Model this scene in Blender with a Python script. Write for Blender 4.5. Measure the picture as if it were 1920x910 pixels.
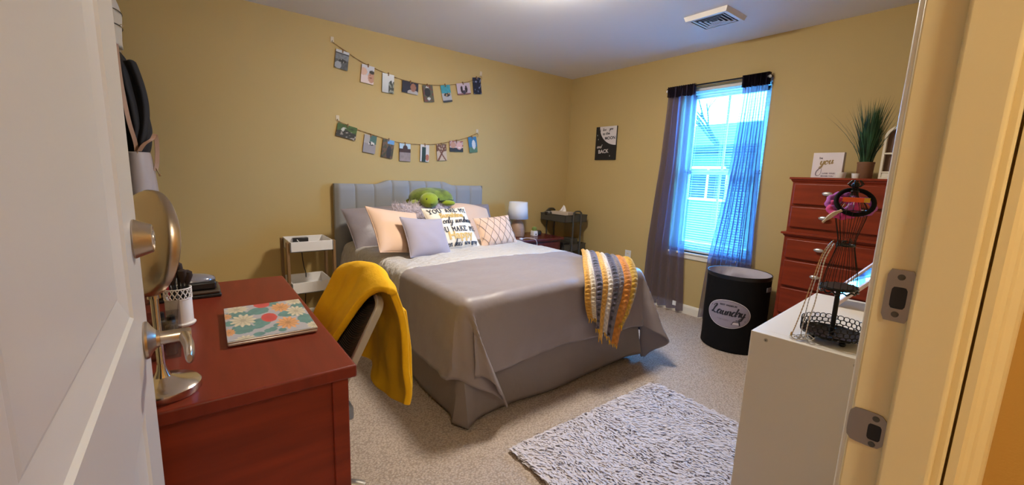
import bpy, math, random
from math import sin, cos, pi, radians, sqrt, hypot, atan2
from mathutils import Matrix, Vector, noise as mnoise

for o in list(bpy.data.objects):
    bpy.data.objects.remove(o)
S = bpy.context.scene
C = S.collection
random.seed(7)

# ------------------------------------------------------------------ camera
H_CAM = 1.26436
F_PX, PITCH, ROLL, YAW = 773.85, 0.15977, -0.035613, 0.91079
fw = Vector((cos(YAW)*cos(PITCH), sin(YAW)*cos(PITCH), -sin(PITCH)))
r0 = fw.cross(Vector((0, 0, 1))).normalized()
d0 = fw.cross(r0)
rr = r0*cos(ROLL)+d0*sin(ROLL)
dd = d0*cos(ROLL)-r0*sin(ROLL)
cd = bpy.data.cameras.new('camera')
cam = bpy.data.objects.new('camera', cd)
C.objects.link(cam)
m = Matrix.Identity(4)
for i, ax in enumerate((rr, -dd, -fw)):
    for k in range(3):
        m[k][i] = ax[k]
m.translation = Vector((0, 0, H_CAM))
cam.matrix_world = m
cd.sensor_fit = 'HORIZONTAL'
cd.sensor_width = 36.0
cd.lens = F_PX/1920*36.0
cd.clip_start = 0.01
S.camera = cam

# ------------------------------------------------------------------ light, exposure
S.view_settings.view_transform = 'Standard'
S.view_settings.look = 'None'
S.view_settings.gamma = 1.0
S.view_settings.use_curve_mapping = False
S.view_settings.exposure = 0.2
W = bpy.data.worlds.new('overcast_sky')
S.world = W
W.use_nodes = True
bg = W.node_tree.nodes['Background']
bg.inputs[0].default_value = (0.07, 0.41, 1.0, 1)
bg.inputs[1].default_value = 56.0
LAMP_POWER = 345.0
HALL_POWER = 64.0

def portal(name, loc, rot, sx, sy):
    l = bpy.data.lights.new(name, 'AREA')
    l.shape = 'RECTANGLE'
    l.size, l.size_y = sx, sy
    l.cycles.is_portal = True
    o = bpy.data.objects.new(name, l)
    C.objects.link(o)
    o.location = loc
    o.rotation_euler = rot
portal('window_portal', (3.90, 1.875, 1.36), (0, radians(90), 0), 1.55, 0.80)

# ------------------------------------------------------------------ materials
def lin(h):
    h = h.lstrip('#')
    out = []
    for i in (0, 2, 4):
        c = int(h[i:i+2], 16)/255
        out.append(c/12.92 if c <= .04045 else ((c+.055)/1.055)**2.4)
    return tuple(out)

def mat(name, col, rough=.5, metal=0., bump=None, vary=None, sheen=0., spec=None, coat=0., trans=0., kind='NOISE', attr=None, emit=None):
    if isinstance(col, str):
        col = lin(col)
    m = bpy.data.materials.new(name)
    m.use_nodes = True
    nt = m.node_tree
    p = nt.nodes['Principled BSDF']
    p.inputs['Base Color'].default_value = (*col, 1)
    p.inputs['Roughness'].default_value = rough
    p.inputs['Metallic'].default_value = metal
    p.inputs['Sheen Weight'].default_value = sheen
    p.inputs['Coat Weight'].default_value = coat
    p.inputs['Transmission Weight'].default_value = trans
    if spec is not None:
        p.inputs['Specular IOR Level'].default_value = spec
    if emit:
        p.inputs['Emission Color'].default_value = (*emit[0], 1)
        p.inputs['Emission Strength'].default_value = emit[1]
    tc = nt.nodes.new('ShaderNodeTexCoord')
    if vary:
        n = nt.nodes.new('ShaderNodeTexNoise')
        n.inputs['Scale'].default_value = vary[0]
        n.inputs['Detail'].default_value = 4
        r = nt.nodes.new('ShaderNodeValToRGB')
        a = vary[1]
        r.color_ramp.elements[0].position = .3
        r.color_ramp.elements[1].position = .7
        r.color_ramp.elements[0].color = (*[c*(1-a) for c in col], 1)
        r.color_ramp.elements[1].color = (*[min(1, c*(1+a)) for c in col], 1)
        mp = nt.nodes.new('ShaderNodeMapping')
        mp.inputs['Scale'].default_value = vary[2] if len(vary) > 2 else (1, 1, 1)
        nt.links.new(tc.outputs['Object'], mp.inputs[0])
        nt.links.new(mp.outputs[0], n.inputs['Vector'])
        nt.links.new(n.outputs[0], r.inputs[0])
        nt.links.new(r.outputs[0], p.inputs['Base Color'])
    if attr:
        a = nt.nodes.new('ShaderNodeVertexColor')
        a.layer_name = attr
        nt.links.new(a.outputs[0], p.inputs['Base Color'])
    if bump:
        if kind == 'VORONOI':
            n = nt.nodes.new('ShaderNodeTexVoronoi')
        elif kind == 'WAVE':
            n = nt.nodes.new('ShaderNodeTexWave')
        else:
            n = nt.nodes.new('ShaderNodeTexNoise')
            n.inputs['Detail'].default_value = 3
        n.inputs['Scale'].default_value = bump[0]
        b = nt.nodes.new('ShaderNodeBump')
        b.inputs['Strength'].default_value = bump[1]
        b.inputs['Distance'].default_value = bump[2]
        mp = nt.nodes.new('ShaderNodeMapping')
        mp.inputs['Scale'].default_value = bump[3] if len(bump) > 3 else (1, 1, 1)
        nt.links.new(tc.outputs['Object'], mp.inputs[0])
        nt.links.new(mp.outputs[0], n.inputs['Vector'])
        nt.links.new(n.outputs[0], b.inputs['Height'])
        nt.links.new(b.outputs[0], p.inputs['Normal'])
    return m

def mat_sheer(name, col, opac, transl):
    """see-through woven fabric: open weave + thread that scatters both ways"""
    m = bpy.data.materials.new(name)
    m.use_nodes = True
    nt = m.node_tree
    nt.nodes.clear()
    out = nt.nodes.new('ShaderNodeOutputMaterial')
    tr = nt.nodes.new('ShaderNodeBsdfTransparent')
    df = nt.nodes.new('ShaderNodeBsdfDiffuse')
    tl = nt.nodes.new('ShaderNodeBsdfTranslucent')
    df.inputs[0].default_value = (*col, 1)
    tl.inputs[0].default_value = (*transl, 1)
    m1 = nt.nodes.new('ShaderNodeMixShader')
    m1.inputs[0].default_value = .5
    m2 = nt.nodes.new('ShaderNodeMixShader')
    m2.inputs[0].default_value = opac
    nt.links.new(df.outputs[0], m1.inputs[1])
    nt.links.new(tl.outputs[0], m1.inputs[2])
    nt.links.new(tr.outputs[0], m2.inputs[1])
    nt.links.new(m1.outputs[0], m2.inputs[2])
    nt.links.new(m2.outputs[0], out.inputs[0])
    return m

def mat_glass(name, tint=(1, 1, 1), gl=.06, rough=.0):
    m = bpy.data.materials.new(name)
    m.use_nodes = True
    nt = m.node_tree
    nt.nodes.clear()
    out = nt.nodes.new('ShaderNodeOutputMaterial')
    tr = nt.nodes.new('ShaderNodeBsdfTransparent')
    tr.inputs[0].default_value = (*tint, 1)
    g = nt.nodes.new('ShaderNodeBsdfGlossy')
    g.inputs['Roughness'].default_value = rough
    mx = nt.nodes.new('ShaderNodeMixShader')
    mx.inputs[0].default_value = gl
    nt.links.new(tr.outputs[0], mx.inputs[1])
    nt.links.new(g.outputs[0], mx.inputs[2])
    nt.links.new(mx.outputs[0], out.inputs[0])
    return m

M = {}
M['wall'] = mat('tan_wall_paint', (.53, .385, .157), .75, bump=(260, .12, .002), vary=(1.3, .03))
M['hallwall'] = mat('hall_wall_paint', (.60, .37, .09), .7, bump=(260, .12, .002))
M['ceil'] = mat('ceiling_paint', (.78, .77, .78), .85, bump=(180, .15, .002))
M['trim'] = mat('white_trim_paint', (.80, .74, .62), .35)
M['door'] = mat('white_door_paint', (.64, .61, .57), .38, bump=(120, .05, .001, (1, 1, .08)))
M['jamb'] = mat('cream_jamb_paint', (.80, .67, .37), .32)
M['cherry'] = mat('cherry_wood', (.20, .025, .007), .38, spec=.3, vary=(3, .22, (1, 1, 9)), bump=(60, .04, .001, (1, 1, .1)))
M['cherrytop'] = mat('cherry_wood_top', (.175, .022, .009), .42, spec=.3, vary=(4, .12, (8, 1, 1)))
M['darkcherry'] = mat('dark_cherry_wood', (.11, .016, .014), .25, vary=(3, .2, (6, 1, 1)))
M['white'] = mat('white_laminate', (.78, .74, .69), .42)
M['whitemetal'] = mat('white_metal', (.82, .80, .80), .4)
M['brushed'] = mat('brushed_nickel', (.55, .47, .39), .28, 1.0, bump=(220, .08, .0005, (1, 1, .05)))
M['chrome'] = mat('polished_chrome', (.70, .62, .54), .16, 1.0)
M['silver'] = mat('satin_silver', (.62, .60, .58), .35, .9)
M['steel'] = mat('silver_paint', (.52, .48, .42), .4, .55)
M['blackmetal'] = mat('black_wire', (.018, .016, .016), .35, .6)
M['gold'] = mat('gold_chain', (.62, .42, .22), .3, 1.0)
M['black'] = mat('black_plastic', (.012, .012, .014), .35)
M['darkgrey'] = mat('dark_grey_metal', (.085, .08, .068), .45, .3)
M['headboard'] = mat('grey_linen', (.30, .305, .315), .9, bump=(420, .25, .002), sheen=.2)
M['taupe'] = mat('taupe_satin', (.275, .232, .238), .44, bump=(7, .35, .02), sheen=.15)
M['skirt'] = mat('taupe_bedskirt', (.245, .205, .195), .6, bump=(14, .3, .012))
M['pintuck'] = mat('silver_pintuck', (.56, .53, .51), .40, bump=(26, .85, .02, (1, 1.8, 1)), sheen=.1)
M['sham'] = mat('grey_satin', (.27, .235, .26), .42, bump=(10, .4, .012))
M['peach'] = mat('peach_cotton', (.72, .49, .35), .85, bump=(300, .12, .001), sheen=.2)
M['lilac'] = mat('lilac_cotton', (.36, .325, .39), .85, bump=(340, .2, .001), sheen=.2)
M['cream'] = mat('cream_cotton', (.78, .71, .60), .85, bump=(300, .12, .001))
M['fur'] = mat('lilac_fur', (.62, .54, .60), .8, sheen=.4)
M['ink'] = mat('black_print', (.012, .012, .02), .6)
M['goldink'] = mat('gold_print', (.62, .40, .11), .5)
M['goldthread'] = mat('bronze_thread', (.20, .15, .14), .5)
M['yellow'] = mat('yellow_fleece', (.95, .50, .003), .95, bump=(90, .3, .005), sheen=.0, vary=(5, .12))
M['carpet'] = None
M['turtle'] = mat('lime_plush', (.28, .36, .012), .9, bump=(250, .5, .003), sheen=.4, vary=(9, .15))
M['shell'] = mat('olive_plush', (.13, .18, .016), .9, bump=(200, .5, .003), sheen=.4, vary=(16, .6))
M['shelledge'] = mat('dark_olive_plush', (.04, .055, .012), .9)
M['terracotta'] = mat('brown_clay', (.20, .095, .05), .6)
M['leaf'] = mat('grass_green', (.022, .075, .030), .5, vary=(8, .5))
M['lampshade'] = mat('white_lamp_shade', (.78, .78, .82), .8)
M['wood'] = mat('tan_ceramic', (.40, .24, .15), .45, vary=(8, .12, (1, 1, 6)))
M['rustic'] = mat('rustic_brown_wood', (.22, .125, .055), .6, vary=(7, .4, (1, 1, .15)))
M['navy'] = mat('navy_jacket', (.018, .019, .028), .8, bump=(40, .3, .006))
M['greygreen'] = mat('charcoal_green_cloth', (.03, .04, .035), .9, bump=(40, .3, .006))
M['bagleather'] = mat('pale_grey_leather', (.46, .40, .40), .5, bump=(160, .1, .001))
M['strap'] = mat('tan_leather', (.40, .23, .15), .5)
M['clothwhite'] = mat('white_cloth', (.68, .64, .58), .9, bump=(30, .3, .006))
M['baskfab'] = mat('black_canvas', (.0045, .004, .005), .85, spec=.2, bump=(300, .2, .001))
M['liner'] = mat('grey_white_liner', (.50, .46, .50), .8, bump=(14, .5, .012))
M['labelgrey'] = mat('grey_label', (.30, .26, .33), .6)
M['labelring'] = mat('pale_label_ring', (.62, .56, .60), .6)
M['clear'] = mat_glass('clear_plastic', (.93, .93, .95), .16, .08)
M['windowglass'] = mat_glass('window_pane', (.97, .98, 1), .04)
M['mirror'] = mat('mirror_glass', (.9, .9, .92), .02, 1.0)
M['pinkframe'] = mat('pale_pink_frame', (.66, .52, .46), .5)
M['pink'] = mat('pink_scrunchie', (.62, .05, .26), .8)
M['purple'] = mat('violet_scrunchie', (.42, .10, .48), .8)
M['orange'] = mat('orange_clip', (.85, .11, .012), .5)
M['mustard'] = mat('yellow_clip', (.72, .42, .03), .5)
M['paper'] = mat('white_tissue', (.85, .80, .78), .9)
M['beigebox'] = mat('beige_box', (.58, .47, .38), .7)
M['twine'] = mat('jute_twine', (.28, .17, .07), .9)
M['peg'] = mat('wooden_peg', (.24, .13, .06), .8)
M['print'] = mat('photo_print', (.5, .5, .5), .6, attr='paint')
M['cloth_print'] = mat('knit_yarn', (.5, .5, .5), .95, bump=(150, .7, .006), attr='paint', sheen=.2)
M['lid_print'] = mat('printed_laptop_shell', (.5, .5, .5), .35, attr='paint')
M['photoedge'] = mat('photo_back', (.10, .09, .08), .6)
M['blind'] = None
M['vinyl'] = mat('white_vinyl', (.75, .75, .75), .4)
M['sheer'] = mat_sheer('sheer_grey_voile', (.13, .10, .14), .70, (.36, .33, .55))
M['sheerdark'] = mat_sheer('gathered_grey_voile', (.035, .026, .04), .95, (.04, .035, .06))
M['grass'] = mat('pale_bounce_ground', (.60, .58, .55), .9, vary=(3, .3))  # outdoor ground, made pale to bounce sky light up to the ceiling
M['siding'] = mat('dark_siding', (.050, .052, .028), .7, bump=(3, .6, .03, (0, 0, 1)), kind='WAVE')
M['roof'] = mat('dark_roof', (.0045, .0045, .004), .8, vary=(12, .3))
M['bark'] = mat('dark_bark', (.02, .02, .02), .9)
M['bluefab'] = mat('blue_grey_fabric', (.28, .32, .42), .8)
M['mesh'] = mat('grey_mesh_back', (.13, .095, .07), .7, bump=(90, .9, .004, (1, 1, 1)), kind='WAVE')
M['vent'] = mat('white_vent_metal', (.74, .70, .66), .4)
M['ventdark'] = mat('vent_duct', (.02, .02, .025), .8)
M['poster'] = mat('black_canvas_paint', (.010, .010, .012), .6)
M['posterwhite'] = mat('white_canvas_paint', (.70, .64, .64), .6)
M['signwhite'] = mat('white_sign_paint', (.70, .63, .66), .6)
M['signgold'] = mat('dull_gold_print', (.30, .20, .085), .4, .4)
M['signgrey'] = mat('grey_print', (.16, .12, .16), .6)
M['brush'] = mat('dark_bristles', (.03, .016, .012), .9)
M['red'] = mat('pink_red_plastic', (.62, .04, .08), .5)
M['cactus'] = mat('cactus_green', (.20, .26, .05), .7)

def carpet_mat():
    m = mat('berber_carpet', (.50, .39, .29), .95)
    nt = m.node_tree
    p = nt.nodes['Principled BSDF']
    tc = nt.nodes.new('ShaderNodeTexCoord')
    v = nt.nodes.new('ShaderNodeTexVoronoi')
    v.inputs['Scale'].default_value = 95
    n = nt.nodes.new('ShaderNodeTexNoise')
    n.inputs['Scale'].default_value = 7
    mp = nt.nodes.new('ShaderNodeMapping')
    mp.inputs['Scale'].default_value = (1, 1.35, 1)
    nt.links.new(tc.outputs['Object'], mp.inputs[0])
    nt.links.new(mp.outputs[0], v.inputs['Vector'])
    nt.links.new(tc.outputs['Object'], n.inputs['Vector'])
    r = nt.nodes.new('ShaderNodeValToRGB')
    r.color_ramp.elements[0].position = .25
    r.color_ramp.elements[0].color = (.57, .47, .40, 1)
    r.color_ramp.elements[1].position = .75
    r.color_ramp.elements[1].color = (.38, .30, .245, 1)
    nt.links.new(v.outputs['Distance'], r.inputs[0])
    nt.links.new(r.outputs[0], p.inputs['Base Color'])
    b = nt.nodes.new('ShaderNodeBump')
    b.invert = True
    b.inputs['Strength'].default_value = .9
    b.inputs['Distance'].default_value = .006
    nt.links.new(v.outputs['Distance'], b.inputs['Height'])
    nt.links.new(b.outputs[0], p.inputs['Normal'])
    return m
M['carpet'] = carpet_mat()
M['plate'] = mat('brushed_strike_steel', (.33, .27, .21), .38, 1.0, bump=(300, .1, .0005, (1, .05, 1)))

def blind_mat():
    m = bpy.data.materials.new('white_blind_slat')
    m.use_nodes = True
    nt = m.node_tree
    p = nt.nodes['Principled BSDF']
    p.inputs['Base Color'].default_value = (.50, .52, .52, 1)
    p.inputs['Roughness'].default_value = .5
    tl = nt.nodes.new('ShaderNodeBsdfTranslucent')
    tl.inputs[0].default_value = (.55, .75, .8, 1)
    mx = nt.nodes.new('ShaderNodeMixShader')
    mx.inputs[0].default_value = .22
    nt.links.new(p.outputs[0], mx.inputs[1])
    nt.links.new(tl.outputs[0], mx.inputs[2])
    nt.links.new(mx.outputs[0], nt.nodes['Material Output'].inputs[0])
    return m
M['blind'] = blind_mat()

# ------------------------------------------------------------------ mesh helpers
class B:
    def __init__(self):
        self.v, self.f, self.mi, self.k = [], [], [], 0
        self.col = None

    def add(self, vs, fs):
        n = len(self.v)
        self.v += [Vector(a) for a in vs]
        for f in fs:
            self.f.append(tuple(n+i for i in f))
            self.mi.append(self.k)
        return self

    def box(self, x0, x1, y0, y1, z0, z1, T=None):
        vs = [(x, y, z) for x in (x0, x1) for y in (y0, y1) for z in (z0, z1)]
        if T is not None:
            vs = [T @ Vector(a) for a in vs]
        return self.add(vs, [(0, 1, 3, 2), (4, 6, 7, 5), (0, 4, 5, 1), (2, 3, 7, 6), (0, 2, 6, 4), (1, 5, 7, 3)])

    def lathe(self, prof, c=(0, 0, 0), n=32, T=None, caps=True, a0=0, sx=1, sy=1):
        vs, fs = [], []
        for r, z in prof:
            for i in range(n):
                a = 2*pi*i/n+a0
                vs.append(Vector((c[0]+r*cos(a)*sx, c[1]+r*sin(a)*sy, c[2]+z)))
        if T is not None:
            vs = [T @ a for a in vs]
        for j in range(len(prof)-1):
            for i in range(n):
                k = (i+1) % n
                fs.append((j*n+i, j*n+k, (j+1)*n+k, (j+1)*n+i))
        if caps:
            fs.append(tuple(range(n))[::-1])
            fs.append(tuple((len(prof)-1)*n+i for i in range(n)))
        return self.add(vs, fs)

    def tube(self, pts, r, n=8, closed=False, caps=True):
        pts = [Vector(p) for p in pts]
        rs = r if isinstance(r, (list, tuple)) else [r]*len(pts)
        vs, fs = [], []
        N = len(pts)
        t0 = None
        for i, p in enumerate(pts):
            a = pts[i-1] if (i > 0 or closed) else p
            b = pts[(i+1) % N] if (i < N-1 or closed) else p
            t = (b-a)
            if t.length < 1e-9:
                t = Vector((0, 0, 1))
            t.normalize()
            if t0 is None:
                u = t.orthogonal().normalized()
            else:
                u = (u-t*u.dot(t))
                if u.length < 1e-6:
                    u = t.orthogonal()
                u.normalize()
            t0 = t
            w = t.cross(u)
            for k in range(n):
                an = 2*pi*k/n
                vs.append(p+(u*cos(an)+w*sin(an))*rs[i])
        for i in range(N if closed else N-1):
            j = (i+1) % N
            for k in range(n):
                l = (k+1) % n
                fs.append((i*n+k, i*n+l, j*n+l, j*n+k))
        if caps and not closed:
            fs.append(tuple(range(n))[::-1])
            fs.append(tuple((N-1)*n+k for k in range(n)))
        return self.add(vs, fs)

    def grid(self, nu, nv, fn, closed_u=False):
        vs = [fn(i/(nu if closed_u else nu-1), j/(nv-1)) for j in range(nv) for i in range(nu)]
        fs = []
        for j in range(nv-1):
            for i in range(nu if closed_u else nu-1):
                k = (i+1) % nu
                fs.append((j*nu+i, j*nu+k, (j+1)*nu+k, (j+1)*nu+i))
        return self.add(vs, fs)

    def ell(self, c, r, T=None, nu=24, nv=14):
        vs, fs = [], []
        for j in range(nv+1):
            th = pi*j/nv
            for i in range(nu):
                ph = 2*pi*i/nu
                q = Vector((r[0]*sin(th)*cos(ph), r[1]*sin(th)*sin(ph), r[2]*cos(th)))
                vs.append((T @ q if T is not None else q)+Vector(c))
        for j in range(nv):
            for i in range(nu):
                k = (i+1) % nu
                fs.append((j*nu+i, (j+1)*nu+i, (j+1)*nu+k, j*nu+k))
        return self.add(vs, fs)

    def prism(self, poly, fn0, fn1):
        """poly 2d points, fn0/fn1 map (a,b) to 3D for both caps"""
        n = len(poly)
        vs = [fn0(*p) for p in poly]+[fn1(*p) for p in poly]
        fs = [tuple(range(n))[::-1], tuple(range(n, 2*n))]
        for i in range(n):
            j = (i+1) % n
            fs.append((i, j, n+j, n+i))
        return self.add(vs, fs)

def empty(name, loc=(0, 0, 0), rz=0):
    o = bpy.data.objects.new(name, None)
    C.objects.link(o)
    o.location = loc
    o.rotation_euler = (0, 0, rz)
    o.empty_display_size = .05
    return o

def tag(o, label=None, cat=None, group=None, kind=None):
    if label: o['label'] = label
    if cat: o['category'] = cat
    if group: o['group'] = group
    if kind: o['kind'] = kind
    return o

def obj(name, b, mats, parent=None, world=False, bevel=0, seg=2, sub=0, solid=0, smooth=True, loc=None, rot=None, ang=35, label=None, merge=False):
    me = bpy.data.meshes.new(name)
    vs = b.v
    if world and parent is not None:
        R = Matrix.Translation(parent.location) @ parent.rotation_euler.to_matrix().to_4x4()
        Ri = R.inverted()
        vs = [Ri @ a for a in vs]
    me.from_pydata([tuple(a) for a in vs], [], b.f)
    if not isinstance(mats, (list, tuple)):
        mats = [mats]
    for q in mats:
        me.materials.append(q)
    if len(mats) > 1:
        me.polygons.foreach_set('material_index', b.mi)
    if b.col:
        at = me.color_attributes.new('paint', 'FLOAT_COLOR', 'POINT')
        flat = []
        for c in b.col:
            flat += [c[0], c[1], c[2], 1.0]
        at.data.foreach_set('color', flat)
    me.validate()
    if merge:
        import bmesh
        bm = bmesh.new()
        bm.from_mesh(me)
        bmesh.ops.remove_doubles(bm, verts=bm.verts, dist=1e-5)
        bmesh.ops.recalc_face_normals(bm, faces=bm.faces)
        bm.to_mesh(me)
        bm.free()
    if smooth:
        me.polygons.foreach_set('use_smooth', [True]*len(me.polygons))
    me.update()
    o = bpy.data.objects.new(name, me)
    C.objects.link(o)
    if parent is not None:
        o.parent = parent
    if loc: o.location = loc
    if rot: o.rotation_euler = rot
    if solid:
        q = o.modifiers.new('solid', 'SOLIDIFY')
        q.thickness = solid
        q.offset = 0
    if bevel:
        q = o.modifiers.new('bevel', 'BEVEL')
        q.width = bevel
        q.segments = seg
        q.limit_method = 'ANGLE'
        q.angle_limit = radians(40)
    if sub:
        q = o.modifiers.new('sub', 'SUBSURF')
        q.levels = q.render_levels = sub
    if smooth and not sub:
        try:
            me.set_sharp_from_angle(angle=radians(ang))
        except Exception:
            pass
    if label: o['label'] = label
    return o

def copy_tree(o, parent=None):
    c = o.copy()
    C.objects.link(c)
    c.parent = parent
    for ch in list(o.children):
        copy_tree(ch, c)
    return c

def lerp(a, b, t): return a+(b-a)*t
def smooth_pts(pts, n=8, closed=False):
    pts = [Vector(p) for p in pts]
    out = []
    N = len(pts)
    for i in range(N if closed else N-1):
        if closed:
            p0, p1, p2, p3 = pts[i-1], pts[i], pts[(i+1) % N], pts[(i+2) % N]
        else:
            p0, p1, p2, p3 = pts[max(i-1, 0)], pts[i], pts[i+1], pts[min(i+2, N-1)]
        for k in range(n):
            t = k/n
            out.append(.5*((2*p1)+(-p0+p2)*t+(2*p0-5*p1+4*p2-p3)*t*t+(-p0+3*p1-3*p2+p3)*t**3))
    if not closed:
        out.append(pts[-1])
    return out

def nz(x, y, z=0, s=1): return mnoise.noise(Vector((x*s, y*s, z*s)))

# writing -------------------------------------------------------------------
def text_geo(body, size=1, shear=0, bold=0):
    cu = bpy.data.curves.new('t', 'FONT')
    cu.body = body
    cu.size = size
    cu.shear = shear
    cu.offset = bold
    cu.align_x = 'CENTER'
    cu.resolution_u = 3
    o = bpy.data.objects.new('t', cu)
    C.objects.link(o)
    dg = bpy.context.evaluated_depsgraph_get()
    me = bpy.data.meshes.new_from_object(o.evaluated_get(dg))
    vs = [tuple(v.co) for v in me.vertices]
    fs = [tuple(p.vertices) for p in me.polygons]
    bpy.data.objects.remove(o)
    bpy.data.meshes.remove(me)
    bpy.data.curves.remove(cu)
    return vs, fs

def write(b, body, fn, x, y, size, shear=0, bold=0, rot=0):
    vs, fs = text_geo(body, size, shear, bold)
    c, s = cos(rot), sin(rot)
    b.add([fn(x+a[0]*c-a[1]*s, y+a[0]*s+a[1]*c) for a in vs], fs)

def ribbon(b, pts, fn, w, thick=1.0, thin=.45, n=7):
    """brush stroke: wide on the way down, thin on the way up"""
    p = smooth_pts([(x, y, 0) for x, y in pts], n)
    L, R = [], []
    for i, q in enumerate(p):
        a, c = p[max(i-1, 0)], p[min(i+1, len(p)-1)]
        t = (c-a)
        t = t.normalized() if t.length > 1e-9 else Vector((1, 0, 0))
        k = lerp(thin, thick, max(0, min(1, .5-.8*t.y)))
        nn = Vector((-t.y, t.x, 0))*w*k*.5
        L.append(q+nn)
        R.append(q-nn)
    N = len(p)
    vs = [fn(a.x, a.y) for a in L]+[fn(a.x, a.y) for a in R]
    b.add(vs, [(i, N+i, N+i+1, i+1) for i in range(N-1)])

SCRIPT = {  # strokes in a box: x-height 1, advance last
    'L': ([[(.15, 1.55), (.35, 2.0), (.75, 2.15), (.8, 1.85), (.5, 1.2), (.25, .35), (.0, .05), (-.1, .2), (.25, .3), (.7, .02), (1.15, .1), (1.3, .25)]], 1.25),
    'a': ([[(.85, .85), (.5, 1.0), (.15, .6), (.15, .1), (.45, .02), (.8, .5), (.95, .95)], [(.95, .95), (.82, .3), (.95, .02), (1.2, .25)]], 1.12),
    'u': ([[(.05, .6), (.25, .95), (.15, .35), (.3, .02), (.6, .2), (.85, .95)], [(.85, .95), (.75, .3), (.88, .02), (1.12, .25)]], 1.05),
    'n': ([[(.0, .6), (.2, .95), (.1, .0)], [(.12, .4), (.4, .9), (.7, .9), (.68, .4), (.72, .05), (1.0, .25)]], .95),
    'd': ([[(.85, .85), (.5, 1.0), (.15, .6), (.15, .1), (.45, .02), (.8, .5), (1.1, 1.9)], [(1.1, 1.9), (.85, .4), (.92, .02), (1.18, .25)]], 1.1),
    'r': ([[(.0, .5), (.25, 1.1), (.3, .85), (.6, .92), (.5, .4), (.52, .02), (.75, .2)]], .7),
    'y': ([[(.05, .6), (.25, .95), (.15, .4), (.3, .05), (.6, .25), (.85, .95)], [(.85, .95), (.7, 0), (.45, -.75), (.1, -.9), (.05, -.6), (.5, -.2), (1.1, .2)]], 1.0),
    'o': ([[(.6, .9), (.2, .75), (.1, .25), (.4, .0), (.75, .3), (.65, .8), (.4, .9), (.7, .7), (1.0, .8)]], .92),
    'm': ([[(.0, .6), (.2, .95), (.1, .0)], [(.12, .4), (.35, .9), (.52, .8), (.45, .0)], [(.47, .4), (.75, .9), (.95, .8), (.9, .1), (1.2, .25)]], 1.15),
    'l': ([[(.0, .3), (.45, 1.5), (.4, 2.0), (.2, 1.6), (.1, .4), (.25, .02), (.5, .25)]], .45),
    's': ([[(.0, .1), (.4, .95), (.35, .6), (.5, .2), (.2, .0), (.05, .15)], [(.4, .05), (.7, .25)]], .62),
    'h': ([[(.0, .3), (.45, 1.5), (.4, 2.0), (.2, 1.6), (.05, .0)], [(.1, .4), (.4, .9), (.62, .75), (.55, .1), (.85, .25)]], .8),
    'i': ([[(.0, .5), (.2, .95), (.12, .3), (.25, .02), (.5, .25)], [(.27, 1.3), (.3, 1.4)]], .45),
    'e': ([[(.05, .35), (.5, .6), (.45, .95), (.15, .7), (.15, .15), (.45, .02), (.8, .3)]], .72),
    'k': ([[(.0, .3), (.45, 1.5), (.4, 2.0), (.2, 1.6), (.05, .0)], [(.1, .4), (.5, .95), (.45, .6), (.15, .5), (.5, .1), (.8, .2)]], .75),
    'w': ([[(.05, .6), (.22, .95), (.15, .35), (.3, .02), (.6, .9)], [(.6, .9), (.55, .2), (.8, .05), (1.05, .9), (1.25, .8)]], 1.15),
    'v': ([[(.05, .7), (.2, .95), (.3, .1), (.42, .02), (.75, .9), (1.0, .75)]], .95),
    ' ': ([], .7), }
SLAB = {
    'Y': ([[(0, 1.4), (.5, .7)], [(1, 1.4), (.5, .7)], [(.5, .7), (.5, 0)], [(-.12, 1.4), (.2, 1.4)], [(.8, 1.4), (1.12, 1.4)], [(.25, 0), (.75, 0)]], 1.35),
    'O': ([[(.5, 1.4), (.1, 1.1), (0, .7), (.1, .3), (.5, 0), (.9, .3), (1, .7), (.9, 1.1), (.5, 1.4)]], 1.35),
    'U': ([[(.1, 1.4), (.1, .5), (.25, .1), (.5, 0), (.75, .1), (.9, .5), (.9, 1.4)], [(-.1, 1.4), (.3, 1.4)], [(.7, 1.4), (1.1, 1.4)]], 1.35),
    'A': ([[(.1, 0), (.5, 1.4)], [(.9, 0), (.5, 1.4)], [(.28, .5), (.72, .5)], [(-.08, 0), (.3, 0)], [(.7, 0), (1.08, 0)]], 1.35),
    'R': ([[(.15, 0), (.15, 1.4)], [(.15, 1.4), (.7, 1.36), (.85, 1.05), (.7, .72), (.15, .7)], [(.5, .7), (.95, 0)], [(-.05, 0), (.38, 0)], [(.8, 0), (1.12, 0)], [(-.05, 1.4), (.2, 1.4)]], 1.35),
    'E': ([[(.15, 0), (.15, 1.4)], [(-.05, 1.4), (.9, 1.4)], [(.15, .72), (.65, .72)], [(-.05, 0), (.95, 0)], [(.9, 1.4), (.9, 1.12)], [(.95, 0), (.95, .3)]], 1.2),
    'M': ([[(.1, 0), (.1, 1.4)], [(.1, 1.4), (.55, .5)], [(1, 1.4), (.55, .5)], [(1, 0), (1, 1.4)], [(-.1, 0), (.3, 0)], [(.8, 0), (1.2, 0)]], 1.4),
    'K': ([[(.15, 0), (.15, 1.4)], [(.9, 1.4), (.15, .6)], [(.4, .85), (.95, 0)], [(-.05, 0), (.38, 0)], [(.75, 0), (1.12, 0)], [(-.05, 1.4), (.38, 1.4)], [(.7, 1.4), (1.08, 1.4)]], 1.35),
    ' ': ([], .9), }

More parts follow.
